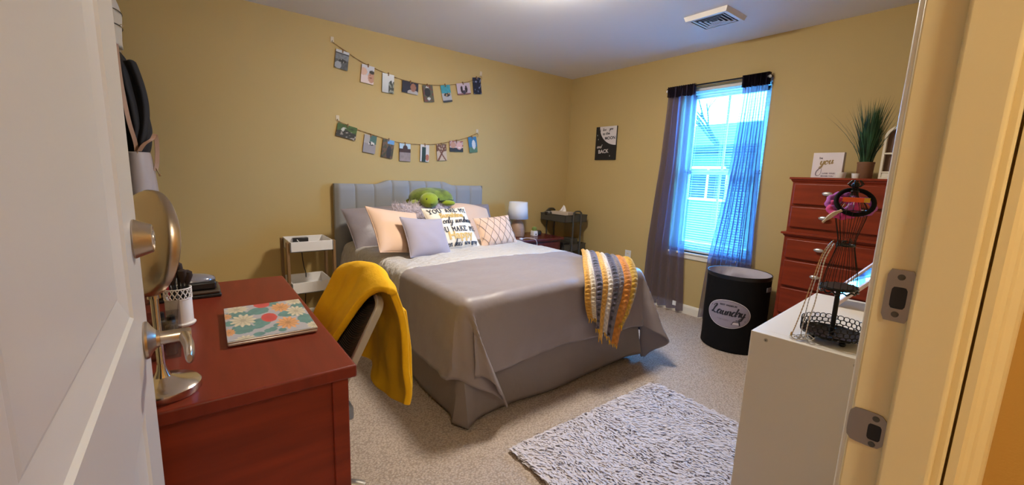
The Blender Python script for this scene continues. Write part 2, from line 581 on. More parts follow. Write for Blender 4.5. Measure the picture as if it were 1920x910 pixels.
def script(b, s, fn, x, y, size, w=.2, slant=.25, slope=0, font=None, thin=.45):
    font = font or SCRIPT
    cx = x
    for ch in s:
        st, adv = font[ch]
        for q in st:
            pts = [(cx+(px+slant*py)*size, y+py*size+slope*(cx+px*size-x)) for px, py in q]
            if font is SLAB and len(q) == 2:
                a, c = Vector((*pts[0], 0)), Vector((*pts[1], 0))
                t = (c-a).normalized()
                nn = Vector((-t.y, t.x, 0))*w*size*.5
                k = 4
                vs = []
                for i in range(k+1):
                    g = a.lerp(c, i/k)
                    vs += [fn(g.x+nn.x, g.y+nn.y), fn(g.x-nn.x, g.y-nn.y)]
                b.add(vs, [(2*i, 2*i+1, 2*i+3, 2*i+2) for i in range(k)])
            else:
                ribbon(b, pts, fn, w*size, 1, 1 if font is SLAB else thin)
        cx += adv*size
    return cx

def painted(b, nx, ny, fn, paint):
    b.grid(nx, ny, fn)
    b.col = (b.col or [])+[paint(i/(nx-1), j/(ny-1)) for j in range(ny) for i in range(nx)]

# ------------------------------------------------------------------ the setting
CE, XE, YN, XW, YS = 2.44, 3.73, 3.73, -.36, .108
WY0, WY1, WZ0, WZ1 = 1.49, 2.26, .60, 2.125
HX0, HX1, HY0 = -.75, .98, -1.9   # hall
def struct(o): return tag(o, kind='structure')

b = B().box(HX0-.1, XE+.16, HY0-.1, YN+.12, -.12, 0)
struct(obj('floor', b, M['carpet'], smooth=False))
b = B().box(HX0-.1, XE+.16, HY0-.1, YN+.12, CE, CE+.1)
struct(obj('ceiling', b, M['ceil'], smooth=False))
b = B().box(XW-.1, XE+.16, YN, YN+.12, 0, CE)
struct(obj('wall_back', b, M['wall'], smooth=False))
b = B()
b.box(XE, XE+.16, YS, WY0, 0, CE).box(XE, XE+.16, WY1, YN, 0, CE).box(XE, XE+.16, WY0, WY1, 0, WZ0).box(XE, XE+.16, WY0, WY1, WZ1, CE)
struct(obj('wall_right', b, M['wall'], smooth=False))
b = B().box(XW-.1, XW, YS, YN, 0, CE)
struct(obj('wall_left', b, M['wall'], smooth=False))
# front wall: bedroom skin and hall skin, around the doorway
JL, JR, DH = -.112, .640, 2.05
b = B().box(XW-.1, JL-.02, .067, YS, 0, CE).box(JR+.02, XE+.16, .067, YS, 0, CE).box(JL-.02, JR+.02, .067, YS, DH+.02, CE)
struct(obj('wall_front', b, M['wall'], smooth=False))
b = B().box(HX0-.1, JL-.02, .027, .067, 0, CE).box(JR+.02, HX1+.1, .027, .067, 0, CE).box(JL-.02, JR+.02, .027, .067, DH+.02, CE)
b.box(HX0-.1, HX0, HY0, .027, 0, CE).box(HX1, HX1+.1, HY0, .027, 0, CE).box(HX0-.1, HX1+.1, HY0-.1, HY0, 0, CE)
struct(obj('wall_hall', b, M['hallwall'], smooth=False))

def baseboard(name, p0, p1, nrm):
    prof = [(0, 0), (.014, 0), (.014, .065), (.010, .078), (.005, .086), (0, .088)]
    p0, p1, nrm = Vector(p0), Vector(p1), Vector(nrm)
    b = B().prism(prof, lambda a, z: p0+nrm*a+Vector((0, 0, z)), lambda a, z: p1+nrm*a+Vector((0, 0, z)))
    struct(obj(name, b, M['trim'], smooth=False))
baseboard('baseboard_back', (XW, YN, 0), (XE, YN, 0), (0, -1, 0))
baseboard('baseboard_right', (XE, YS, 0), (XE, YN, 0), (-1, 0, 0))
baseboard('baseboard_left', (XW, YS+.1, 0), (XW, YN, 0), (1, 0, 0))

# door frame (right jamb with strike plates, left jamb, head)
fr = empty('trim_1', (JR, .07, 0))
JK = 640/522
def jz(z): return H_CAM+(z-H_CAM)*JK
struct(fr)
b = B()
b.box(JR, JR+.02, .0294, .1146, 0, DH).box(JL-.02, JL, .0294, .1146, 0, DH).box(JL-.02, JR+.02, .0294, .1146, DH, DH+.02)
obj('jamb', b, M['jamb'], fr, world=True, bevel=.0025)
b = B()
b.box(JR-.0135, JR, .0368, .0791, 0, DH).box(JL, JL+.011, .0368, .0791, 0, DH).box(JL, JR, .0368, .0791, DH-.011, DH)
obj('door_stop', b, M['jamb'], fr, world=True, bevel=.004, seg=3)
def strike(z0, z1, y0, y1, hz0, hz1, hy0, hy1, rad, sc):
    """flat plate with a latch hole; built as a ring of quads around the opening"""
    z0, z1, hz0, hz1 = [jz(q) for q in (z0, z1, hz0, hz1)]
    y0, y1, hy0, hy1 = [q*JK for q in (y0, y1, hy0, hy1)]
    sc = [(a*JK, jz(c)) for a, c in sc]
    b = B()
    x, t = JR-.0005, .0016
    n = 24
    oc, ic = [], []
    for i in range(n):
        a = 2*pi*i/n+pi/n
        ca, sa = cos(a), sin(a)
        def sq(c0, c1, d0, d1, e):
            cy, cz, hy, hz = (c0+c1)/2, (d0+d1)/2, (c1-c0)/2, (d1-d0)/2
            q = (abs(ca)**e+abs(sa)**e)**(-1/e)
            return cy+hy*ca*q, cz+hz*sa*q
        oc.append(sq(y0, y1, z0, z1, rad))
        ic.append(sq(hy0, hy1, hz0, hz1, 6))
    vs = [(x-t, *p) for p in oc]+[(x-t, *p) for p in ic]+[(x+.012, *p) for p in ic]+[(x, *p) for p in oc]
    fs = []
    for i in range(n):
        j = (i+1) % n
        fs += [(i, j, n+j, n+i), (n+i, n+j, 2*n+j, 2*n+i), (3*n+i, 3*n+j, j, i)]
    b.add(vs, fs)
    o = obj('strike_plate', b, M['plate'], fr, world=True, ang=30)
    b = B().box(x-.0012, x-.0008, hy0, hy1, hz0, hz1)
    obj('latch_hole', b, M['ventdark'], o, smooth=False, label='dark latch opening in the plate')
    for (sy, sz) in sc:
        T = Matrix.Translation((x-t, sy, sz)) @ Matrix.Rotation(radians(-90), 4, 'Y')
        b = B().lathe([(.0035, -.0008), (.0035, .0004), (.0026, .0006), (.001, .0003)], n=14, T=T)
        obj('screw', b, M['darkgrey'], o, label='dark screw')
    # plate children share the frame's origin
    for ch in o.children:
        Ri = Matrix.Translation(fr.location).inverted()
        ch.data.transform(Ri)
strike(1.1405, 1.1905, .0645, .0845, 1.153, 1.174, .0685, .0800, 40, [(.0745, 1.1835), (.0745, 1.1475)])
strike(1.009, 1.045, .0650, .0945, 1.0165, 1.0335, .0680, .0785, 5, [(.0735, 1.0395), (.0735, 1.0125)])

# casings: moulded hall side, plain bedroom side
def casing_profile(x0, sgn, yb):
    # (x away from the opening, y towards the hall)
    P = [(q*JK, w*JK) for q, w in [(.004, 0), (.004, -.006), (.010, -.0085), (.016, -.0080), (.020, -.0115), (.036, -.0135), (.042, -.0185), (.050, -.0205), (.062, -.0215), (.068, -.0200), (.070, 0)]]
    return [(x0+sgn*a, yb+c) for a, c in P]
b = B()
for x0, sg in ((JR, 1), (JL, -1)):
    b.prism(casing_profile(x0, sg, .027), lambda x, y: Vector((x, y, 0)), lambda x, y: Vector((x, y, DH+.07)))
b.box(JL-.07, JR+.07, .004, .027, DH+.004, DH+.07)
struct(obj('trim_2', b, M['jamb'], smooth=False))
b = B()
b.box(JR+.006, JR+.07, YS, YS+.013, 0, DH+.07).box(JL-.07, JL-.006, YS, YS+.013, 0, DH+.07).box(JL-.07, JR+.07, YS, YS+.013, DH+.006, DH+.07)
struct(obj('trim_3', b, M['trim'], bevel=.004))

# the door leaf, opened flat against nothing, seen edge-on
DX0, DX1, DY0, DY1 = -.108, -.0729, .122, .860
dr = empty('door_1', (DX0, DY0, 0))
struct(dr)
b = B()
def leaf(b):
    st = .147
    pans = [(.22, .925), (1.061, 1.90)]
    z0, z1 = .012, 2.035
    b.box(DX0, DX1, DY0, DY0+st, z0, z1).box(DX0, DX1, DY1-st, DY1, z0, z1)
    zs = [z0, pans[0][0], pans[0][1], pans[1][0], pans[1][1], z1]
    for k in (0, 2, 4):
        b.box(DX0, DX1, DY0+st, DY1-st, zs[k], zs[k+1])
    for (a, c) in pans:
        y0, y1 = DY0+st, DY1-st
        for xs, sg in ((DX1, -1), (DX0, 1)):
            q = [(y0, a), (y1, a), (y1, c), (y0, c)]
            def rect(i, dx):
                return [(xs+sg*dx, yy+(i if k in (0, 3) else -i), zz+(i if k < 2 else -i)) for k, (yy, zz) in enumerate(q)]
            rings = [rect(0, 0), rect(.004, .0035), rect(.036, .0095), rect(.040, .0085)]
            n0 = []
            vs = [p for r in rings for p in r]
            fs = []
            for k in range(3):
                for i in range(4):
                    j = (i+1) % 4
                    fs.append((k*4+i, k*4+j, k*4+4+j, k*4+4+i))
            fs.append((12, 13, 14, 15))
            b.add(vs, fs)
leaf(b)
obj('door_leaf', b, M['door'], dr, world=True, smooth=False)
TX = Matrix.Rotation(radians(90), 4, 'Y')   # local z -> +x
yk = DY1-.060
def onface(y, z): return Matrix.Translation((DX1, y, z)) @ TX
b = B().lathe([(.0, -.001), (.0275, -.001), (.0285, .002), (.0275, .004), (.0215, .019), (.0205, .0215), (.018, .0225), (.017, .021), (.0, .021)], n=40, T=onface(yk, 1.155), caps=False)
o = obj('deadbolt', b, M['brushed'], dr, world=True)
b = B().lathe([(0, .0206), (.011, .0206), (.011, .0235), (0, .0235)], n=24, T=onface(yk, 1.155), caps=False)
b.k = 1
b.box(-.004, .004, -.001, .001, .0235, .0239, T=onface(yk, 1.155))
o2 = obj('keyhole', b, [M['silver'], M['black']], o, world=False)
o2.data.transform(Matrix.Translation(dr.location).inverted())
b = B().lathe([(0, -.001), (.0275, -.001), (.0285, .002), (.0275, .005), (.020, .009), (.0135, .014), (.0125, .018), (.0, .018)], n=40, T=onface(yk, 1.000), caps=False)
obj('latch_rose', b, M['brushed'], dr, world=True)
b = B().lathe([(0, .016), (.0095, .016), (.0102, .020), (.0102, .053), (.009, .056), (0, .056)], n=28, T=onface(yk, 1.000), caps=False)
# lever reaching back towards the hinge, dropping to a rounded leaf end
lv = [(DX1+.046, yk+.004, 1.000, .009, .008), (DX1+.049, yk-.016, .998, .0095, .0075), (DX1+.052, yk-.035, .995, .0105, .007), (DX1+.053, yk-.058, .991, .0125, .0065), (DX1+.053, yk-.070, .989, .0115, .0055), (DX1+.053, yk-.076, .988, .006, .003)]
rings = []
for (x, y, z, hh, wd) in lv:
    rings.append([(x+wd*cos(a), y, z+hh*sin(a)) for a in [2*pi*i/16 for i in range(16)]])
vs = [p for r in rings for p in r]
fs = [(k*16+i, k*16+(i+1) % 16, k*16+16+(i+1) % 16, k*16+16+i) for k in range(len(rings)-1) for i in range(16)]
fs += [tuple(range(16)), tuple((len(rings)-1)*16+i for i in range(16))]
b.add(vs, fs)
obj('lever_handle', b, M['brushed'], dr, world=True)

# window: vinyl frame, two sashes, sill
wn = empty('window_1', (XE+.08, (WY0+WY1)/2, WZ0))
struct(wn)
b = B()
fx0, fx1, fwid = XE+.085, XE+.145, .045
b.box(fx0, fx1, WY0, WY0+fwid, WZ0, WZ1).box(fx0, fx1, WY1-fwid, WY1, WZ0, WZ1).box(fx0, fx1, WY0, WY1, WZ0, WZ0+fwid).box(fx0, fx1, WY0, WY1, WZ1-fwid, WZ1)
obj('window_frame', b, M['vinyl'], wn, world=True, bevel=.003)
zm = 1.36
for k, (za, zb, xo) in enumerate(((WZ0+.04, zm+.025, .0), (zm-.02, WZ1-.04, .022))):
    b = B()
    x0, x1 = fx0+.008+xo, fx0+.03+xo
    ya, yb = WY0+.042, WY1-.042
    b.box(x0, x1, ya, ya+.04, za, zb).box(x0, x1, yb-.04, yb, za, zb).box(x0, x1, ya, yb, za, za+.045).box(x0, x1, ya, yb, zb-.045, zb)
    ym = (ya+yb)/2
    b.box(x0+.006, x1-.006, ym-.010, ym+.010, za, zb)
    sh = obj('sash', b, M['vinyl'], wn, world=True, bevel=.002)
    b = B().box((x0+x1)/2-.002, (x0+x1)/2+.002, ya+.035, yb-.035, za+.04, zb-.04)
    g = obj('pane', b, M['windowglass'], sh, smooth=False)
    g.data.transform(Matrix.Translation(wn.location).inverted())
b = B().box(XE-.022, XE+.09, WY0-.02, WY1+.02, WZ0-.018, WZ0).box(XE-.012, XE, WY0-.012, WY1+.012, WZ0-.062, WZ0-.018)
obj('window_sill', b, M['trim'], wn, world=True, bevel=.004)

# ------------------------------------------------------------------ outside the window
b = B().box(XE+.2, 26, -14, 24, -.55, -.5)
struct(obj('ground', b, M['grass'], smooth=False))
nb = empty('neighbour_house', (12.5, 5.2, -.5))
tag(nb, 'neighbouring house with dark roof and windows, seen through the blind', 'house')
b = B().box(12, 18, -2.0, 13.0, -.5, 2.20)
obj('wall', b, M['siding'], nb, world=True, smooth=False)
b = B().prism([(11.5, 2.12), (18.5, 2.12), (18.5, 2.3), (15, 3.35), (11.5, 2.30)], lambda x, z: Vector((x, -2.5, z)), lambda x, z: Vector((x, 13.5, z)))
obj('roof', b, M['roof'], nb, world=True, smooth=False)
for y in (.4, 3.0, 5.6, 8.2):
    b = B().box(11.95, 12.02, y, y+1.2, .75, 1.75)
    o = obj('window', b, M['trim'], nb, world=True, smooth=False)
    b = B().box(11.93, 11.96, y+.08, y+.56, .83, 1.67).box(11.93, 11.96, y+.64, y+1.12, .83, 1.67)
    g = obj('pane', b, M['roof'], o, smooth=False)
    g.data.transform(Matrix.Translation(nb.location).inverted())
tr = empty('bare_tree', (9.5, 4.1, -.5))
tag(tr, 'bare branched tree standing between the window and the neighbouring house', 'tree')
b = B()
def branch(b, p, d, l, r, depth):
    q = p+d*l
    b.tube([p, p.lerp(q, .5)+Vector((random.uniform(-.04, .04),)*3)*l, q], [r, r*.8, r*.62], 6)
    if depth:
        for k in range(3 if depth > 1 else 2):
            nd = (d+Vector((random.uniform(-.7, .7), random.uniform(-.8, .8), random.uniform(-.1, .5)))).normalized()
            branch(b, p.lerp(q, random.uniform(.6, 1)), nd, l*.72, r*.55, depth-1)
branch(b, Vector((9.5, 4.1, -.5)), Vector((0, .05, 1)).normalized(), 1.9, .10, 4)
obj('branches', b, M['bark'], tr, world=True)

# ------------------------------------------------------------------ ceiling lamp, vent, hall lamp
def dome_lamp(name, loc, label, col, power, R=.17):
    root = empty(name, loc)
    tag(root, label, 'ceiling light')
    b = B().lathe([(R+.015, -.001), (R+.018, -.02), (R+.006, -.03), (R-.01, -.03)], n=40, caps=False)
    obj('rim', b, M['silver'], root)
    g = mat('lit_frosted_glass_'+name, (.9, .85, .75), .4, emit=(col, power))
    b = B().lathe([(R*sin(a), -.024-.085*(cos(a))) for a in [pi/2*(1-k/10) for k in range(10)]]+[(.004, -.109)], n=40, caps=False)
    obj('glass_dome', b, g, root)
    return root
dome_lamp('ceiling_light', (1.69, 1.91, CE), 'round flush glass ceiling light glowing over the middle of the bedroom', (1.0, .92, .80), LAMP_POWER*.42)
dome_lamp('ceiling_light', (.10, -.95, CE), 'round flush glass ceiling light in the hall behind the doorway', (1.0, .88, .66), HALL_POWER)

vt = empty('ceiling_vent', (3.055, 1.66, CE))
tag(vt, 'white square ceiling air vent with angled louvres', 'vent')
b = B()
hx, hy = .145, .157
def ring(b, x, y, z0, x2, y2, z1):
    vs = [(-x, -y, z0), (x, -y, z0), (x, y, z0), (-x, y, z0), (-x2, -y2, z1), (x2, -y2, z1), (x2, y2, z1), (-x2, y2, z1)]
    b.add(vs, [(i, (i+1) % 4, 4+(i+1) % 4, 4+i) for i in range(4)])
ring(b, hx, hy, 0, hx-.012, hy-.012, -.03)
ring(b, hx-.012, hy-.012, -.03, hx-.036, hy-.036, -.030)
obj('vent_frame', b, M['vent'], vt, smooth=False)
b = B().box(-hx+.03, hx-.03, -hy+.03, hy-.03, -.006, -.003)
obj('duct', b, M['ventdark'], vt, smooth=False)
b = B()
for k in range(4):
    d = .047+.026*k
    ring(b, hx-d, hy-d, -.030, hx-d-.010, hy-d-.010, -.0275)
    ring(b, hx-d, hy-d, -.0288, hx-d-.010, hy-d-.010, -.0263)
obj('louvre', b, M['vent'], vt, smooth=False)

# ------------------------------------------------------------------ bed
BX0, BX1, BY0, BY1, ZT = .985, 2.425, 1.64, 3.60, .665
bed = empty('bed', ((BX0+BX1)/2, (BY0+BY1)/2, 0))
tag(bed, 'full bed with channel tufted grey headboard, bed skirt and mattress', 'bed')
# headboard: arched top, vertical channels
hb = B()
hx0, hx1, hz0, hyf = .946, 2.428, .02, 3.655
nch = 9
def hb_top(x):
    u = (x-hx0)/(hx1-hx0)
    e = min(1, max(0, (u-.235)/.09))*min(1, max(0, (.765-u)/.09))
    e = e*e*(3-2*e)
    return 1.150+.036*e
def hbf(u, v):
    x = lerp(hx0, hx1, u)
    k = abs(sin(pi*u*nch))**.35
    e = min(1, min(u, 1-u)*40)
    z = lerp(hz0, hb_top(x), v)
    tp = max(0, (v-.965)/.035)
    y = hyf-.016*k*e+.028*(1-sqrt(max(0, 1-tp**2)))+.02*(1-min(1, min(u, 1-u)*60))
    return Vector((x, y, z))
hb.grid(nch*16+1, 40, hbf)
nu, nv = nch*16+1, 40
hb.grid(nu, 2, lambda u, v: Vector((lerp(hx0, hx1, u), lerp(hbf(u, 1).y, 3.722, v), hb_top(lerp(hx0, hx1, u)))))
for xx, u in ((hx0, 0), (hx1, 1)):
    hb.grid(2, 2, lambda a, c: Vector((xx, lerp(hbf(u, .5).y, 3.722, a), lerp(hz0, hb_top(xx), c))))
hb.grid(2, 2, lambda a, c: Vector((lerp(hx0, hx1, a), 3.722, lerp(hz0, 1.15, c))))
obj('headboard', hb, M['headboard'], bed, world=True, ang=50)
b = B().box(BX0+.03, BX1-.03, BY0+.03, BY1, .36, .60)
obj('mattress', b, M['cream'], bed, world=True, bevel=.05, seg=4)
b = B().box(BX0+.04, BX1-.04, BY0+.04, BY1, .16, .355)
obj('box_spring', b, M['skirt'], bed, world=True, bevel=.02)
for (x, y) in ((BX0+.1, BY0+.12), (BX1-.1, BY0+.12), (BX0+.1, BY1-.1), (BX1-.1, BY1-.1)):
    b = B().lathe([(.022, 0), (.028, .02), (.03, .16)], c=(x, y, 0), n=16)
    obj('leg', b, M['black'], bed, world=True)
# bed skirt: three hanging sides with soft pleats
def skirt_path(s):
    # s 0..1 runs left side head->foot, foot, right side
    L = [(BX0+.012, BY1-.05), (BX0+.012, BY0+.012), (BX1-.012, BY0+.012), (BX1-.012, BY1-.05)]
    d = [hypot(L[i+1][0]-L[i][0], L[i+1][1]-L[i][1]) for i in range(3)]
    t = s*sum(d)
    for i in range(3):
        if t <= d[i] or i == 2:
            k = min(1, t/d[i])
            p = (lerp(L[i][0], L[i+1][0], k), lerp(L[i][1], L[i+1][1], k))
            n = [(-1, 0), (0, -1), (1, 0)][i]
            c = min(k*d[i], (1-k)*d[i])
            return p, n, t, c, i
        t -= d[i]
b = B()
def sk(u, v):
    p, n, t, c, i = skirt_path(u)
    ap = v**1.2
    off = .010*ap*sin(t*9+i*1.7)+.008*ap*nz(t*3, i*5.0, v)
    cor = max(0, 1-c/.13)
    off += .055*ap*cor**1.5 if i < 2 else .02*ap*cor
    zlow = .018+.018*max(0, nz(t*2.2, 3.1+i, 0))
    if i == 1:
        zlow += .05*max(0, (t/1.4-.72)/.28)**1.5
    return Vector((p[0]+n[0]*off, p[1]+n[1]*off, lerp(.355, zlow, v)))
b.grid(190, 16, sk)
obj('bed_skirt', b, M['skirt'], bed, world=True, solid=.004)

# comforter: one draped sheet in two joined cloths
cf = empty('comforter', ((BX0+BX1)/2, 2.4, ZT))
tag(cf, 'taupe satin comforter with a silver pintucked head end, spread over the bed', 'comforter')
RR = .055
IX0, IX1, IY0 = BX0+RR-.005, BX1-RR+.01, BY0+RR-.02
OVL, OVR, OVF = .44, .50, .41
def drape(s, t):
    """s across (0 at left edge of the top, width beyond), t along from the foot (0) to head"""
    Wd = IX1-IX0
    ps = -s if s < 0 else (s-Wd if s > Wd else 0)
    pf = -t if t < 0 else 0
    sx = -1 if s < 0 else 1
    cx = IX0 if s < 0 else (IX1 if s > Wd else IX0+s)
    cy = IY0 if t < 0 else IY0+t
    z0 = ZT+.010*nz(s*2.2, t*2.2, 1)+.006*nz(s*7, t*7, 4)
    z0 += .012*sin(pi*min(1, max(0, s/Wd)))
    r = hypot(ps, pf)
    if r < 1e-6:
        return Vector((cx, cy, z0))
    dx, dy = sx*ps/r, -pf/r
    a = min(r/RR, pi/2)
    out = RR*sin(a)
    drop = RR*(1-cos(a))+max(0, r-RR*pi/2)
    rel = max(0, r-RR*1.2)
    if ps > 0 and pf > 0:
        ph = atan2(pf, ps)/(pi/2)
        amp = .14*rel*sin(pi*ph)
        fold = amp*(sin(ph*pi*3.0+.4+(sx > 0)*1.2)*.9+.55)
        out += fold+.10*rel
        drop -= .02*rel
        if sx > 0:
            k = sin(pi*ph)*rel/.45
            out += .13*k*(.45+.55*sin(ph*pi*3.2+.3))
            drop += .05*k
        if sx < 0:
            k = sin(pi*ph)**.8*rel/.45
            cx += .22*k
            cy -= .035*k
            drop += .035*k
    elif pf > 0:
        out += rel*(.05+.050*sin(s*6.5+.6)+.035*nz(s*3.3, 7.7, 0))
        out += .10*rel*max(0, 1-s/.18)*.4+.10*rel*max(0, 1-(Wd-s)/.18)*.4
    else:
        hd = max(0, (t-.9)/1.1)
        out += rel*(.07+.05*sin(t*7.0+(sx > 0)*2)+.045*nz(t*3.1, 2.2*sx, 0)+(.14 if sx < 0 else .02)*hd)
        out += .10*rel*max(0, 1-t/.18)*.4
        drop -= .10*rel*hd
    out += .012*rel/.3*nz(s*9, t*9, 2)
    return Vector((cx+dx*out, cy+dy*out, max(.03, z0-drop)))
WD = IX1-IX0
TB, TH = .69, 1.86   # boundary between the cloths, head end
def seam_wob(s): return .012*sin(s*3.1)
b = B().grid(130, 90, lambda u, v: drape(lerp(-OVL, WD+OVR, u), lerp(-OVF, TB+seam_wob(u*2), v)))
obj('grey_cloth', b, M['taupe'], cf, world=True, solid=.012, label='smooth taupe satin cloth')
def silver(u, v):
    s, t = lerp(-OVL, WD+OVR, u), lerp(TB+seam_wob(u*2)-.004, TH, v)
    p = drape(s, t)
    k = .010*(abs(nz(s*9, t*13, 3))**.7) if 0 <= s <= WD else .016*(abs(nz(s*11, t*13, 3))**.7)
    if 0 <= s <= WD:
        p.z += k+.002
    else:
        p.x += (k+.002)*(-1 if s < 0 else 1)
    return p
b = B().grid(130, 110, silver)
obj('silver_cloth', b, M['pintuck'], cf, world=True, solid=.012, label='silver pintucked satin cloth')

# ------------------------------------------------------------------ pillows
def pillow_geo(w, h, th, n=26, seed=0, wr=.004, pinch=.07):
    vs, fs = [], []
    idx = {}
    def P(u, v, sgn):
        x = w/2*u*(1-pinch*(1-v*v)*u*u)
        y = h/2*v*(1-pinch*(1-u*u)*v*v)
        q = max(0, (1-abs(u)**2.4)*(1-abs(v)**2.4))
        z = sgn*th/2*q**.55
        e = q**.5
        z += e*wr*2*nz(u*2.3+seed, v*2.3, sgn)
        return Vector((x, y, z))
    for sgn in (1, -1):
        for j in range(n+1):
            for i in range(n+1):
                u, v = sin(pi/2*(i/n*2-1)), sin(pi/2*(j/n*2-1))
                edge = i in (0, n) or j in (0, n)
                key = (i, j) if edge else (i, j, sgn)
                if key not in idx:
                    idx[key] = len(vs)
                    vs.append(P(u, v, sgn))
        for j in range(n):
            for i in range(n):
                def g(a, c):
                    return idx[(a, c)] if (a in (0, n) or c in (0, n)) else idx[(a, c, sgn)]
                f = (g(i, j), g(i+1, j), g(i+1, j+1), g(i, j+1))
                fs.append(f if sgn > 0 else f[::-1])
    return vs, fs, P

def pose(c, yaw, lean, roll):
    return Matrix.Translation(c) @ Matrix.Rotation(yaw, 4, 'Z') @ Matrix.Rotation(pi/2-lean, 4, 'X') @ Matrix.Rotation(roll, 4, 'Z')

def pillow(name, label, m, c, yaw, lean, roll, w, h, th, seed=0, cat='pillow', pinch=.07, wr=.004, piece='cushion'):
    root = empty(name, c)
    root.rotation_euler = (Matrix.Rotation(yaw, 3, 'Z') @ Matrix.Rotation(pi/2-lean, 3, 'X') @ Matrix.Rotation(roll, 3, 'Z')).to_euler()
    tag(root, label, cat, 'pillows on the bed')
    vs, fs, P = pillow_geo(w, h, th, seed=seed, wr=wr, pinch=pinch)
    b = B().add(vs, fs)
    obj(piece, b, m, root, ang=180)
    b = B()
    pts = [P(u, -1, 1) for u in [i/20*2-1 for i in range(21)]]+[P(1, v, 1) for v in [i/20*2-1 for i in range(1, 21)]]+[P(-u, 1, 1) for u in [i/20*2-1 for i in range(1, 21)]]+[P(-1, -v, 1) for v in [i/20*2-1 for i in range(1, 20)]]
    b.tube(pts, .0035, 6, closed=True)
    obj('seam', b, m, root)
    return root, P

def on_pillow(P, w, h, off=.0040):
    def fn(x, y):
        u, v = max(-1, min(1, 2*x/w)), max(-1, min(1, 2*y/h))
        p = P(u, v, 1)
        return Vector((x, y, p.z+off))
    return fn

pillow('bed_pillow', 'large grey satin pillow at the left, against the headboard', M['sham'], (1.265, 3.40, .80), .16, .62, .04, .62, .40, .20, 1, wr=.012, pinch=.03)
pillow('bed_pillow', 'large grey satin pillow at the right end of the headboard', M['sham'], (2.08, 3.45, .79), -.05, .50, -.03, .64, .42, .20, 2, wr=.012, pinch=.03)
pillow('bed_pillow', 'pale peach pillow with rounded top, behind the lettered cushion at right', M['peach'], (2.04, 3.26, .80), .05, .50, -.16, .40, .38, .15, 3, pinch=-.12)
# fluffy pillow
fp, FP = pillow('fur_pillow', 'fluffy lilac fur pillow directly beneath the toy turtle', M['fur'], (1.555, 3.20, .845), .05, .55, .02, .52, .38, .18, 4, pinch=.02)
b = B()
for k in range(4200):
    u, v = random.uniform(-1, 1), random.uniform(-1, 1)
    p = FP(u, v, 1)
    q = FP(min(1, u+.02), v, 1)-FP(max(-1, u-.02), v, 1)
    nrm = Vector((u*.5*abs(u), v*.6*abs(v)+.15, .7)).normalized()
    d = (nrm+Vector((random.uniform(-.7, .7), random.uniform(-.9, .3), random.uniform(-.3, .3)))).normalized()
    l = random.uniform(.03, .060)
    sd = d.orthogonal().normalized()*.0016
    m1 = p+d*l*.5
    m2 = p+d*l+Vector((0, -.009, 0))
    b.add([p-sd, p+sd, m1+sd*.8, m1-sd*.8, m2], [(0, 1, 2, 3), (3, 2, 4)])
tag(obj('fur', b, M['fur'], fp), kind='stuff')
pillow('throw_pillow', 'square plain peach cushion, leftmost of the small cushions', M['peach'], (1.172, 2.855, .838), .348, .70, -.21, .434, .385, .13, 5)
pillow('throw_pillow', 'plain lilac cushion in front of the peach and lettered ones', M['lilac'], (1.334, 2.735, .802), .289, .52, -.105, .385, .305, .12, 6)
# lettered cushion
tw, th_ = .425, .40
tp, TP = pillow('lettered_pillow', 'cream cushion printed with black and gold song words', M['cream'], (1.658, 2.945, .823), .111, .65, .0, tw, th_, .13, 7)
fn = on_pillow(TP, tw, th_)
ink, gold = B(), B()
script(ink, 'YOU ARE MY', fn, -.185, .126, .0300, w=.22, slant=0, font=SLAB)
write(gold, 'Sunshine', fn, .005, .072, .064, bold=.002)
script(ink, 'my only sunshine', fn, -.190, .018, .0285, w=.30)
script(ink, 'YOU MAKE ME', fn, -.190, -.058, .0285, w=.24, slant=0, font=SLAB)
write(gold, 'Happy', fn, .02, -.122, .092, bold=.003)
script(ink, 'when skies are gray' if False else 'when skies', fn, -.175, -.176, .0245, w=.30)
write(ink, 'are gray', fn, .105, -.172, .042, bold=.0015)
obj('black_lettering', ink, M['ink'], tp, smooth=False)
obj('gold_lettering', gold, M['goldink'], tp, smooth=False)
# lattice cushion
lw, lh = .405, .27
lp, LP = pillow('lattice_pillow', 'small peach cushion stitched with a dark diamond lattice', M['peach'], (2.079, 2.915, .785), .095, .49, .028, lw, lh, .11, 8)
fn = on_pillow(LP, lw, lh, .0012)
b = B()
for sgn in (1, -1):
    for k in range(-5, 6):
        pts = []
        for i in range(41):
            x = lerp(-lw/2, lw/2, i/40)
            y = sgn*(x*1.55)+k*.112+.006*sin(x*55+k)
            if abs(y) < lh/2*.97 and abs(x) < lw/2*.97:
                pts.append(fn(x, y))
        if len(pts) > 2:
            b.tube(pts, .0017, 5)
obj('lattice_stitching', b, M['goldthread'], lp)

# toy turtle
tt = empty('plush_turtle', (1.68, 3.36, 1.015), radians(-6))
tag(tt, 'green plush toy turtle lying on top of the fur pillow', 'toy')
b = B()
def shellf(u, v):
    a = 2*pi*u
    r = sin(pi/2*v)
    hgt = cos(pi/2*v)**.75
    lob = 1+.03*sin(a*6)
    return Vector((.205*r*cos(a)*lob, .15*r*sin(a)*lob, .018+.105*hgt+.006*sin(a*5)*r))
b.grid(48, 14, shellf, closed_u=True)
obj('shell', b, M['shell'], tt, ang=180)
b = B().ell((0, 0, .016), (.208, .152, .018))
obj('shell_rim', b, M['shelledge'], tt, ang=180)
b = B().ell((0, 0, .0), (.17, .12, .03))
obj('belly', b, M['turtle'], tt, ang=180)
hc = Vector((-.085, -.180, .022))
b = B().ell(hc, (.078, .076, .066)).ell(hc+Vector((.01, .07, -.004)), (.05, .06, .045))
hd = obj('head', b, M['turtle'], tt, ang=180)
for sx in (-1, 1):
    b = B().ell(hc+Vector((.012+sx*.052, -.055, .012)), (.008, .008, .012), nu=12, nv=8)
    e = obj('eye', b, M['black'], hd)
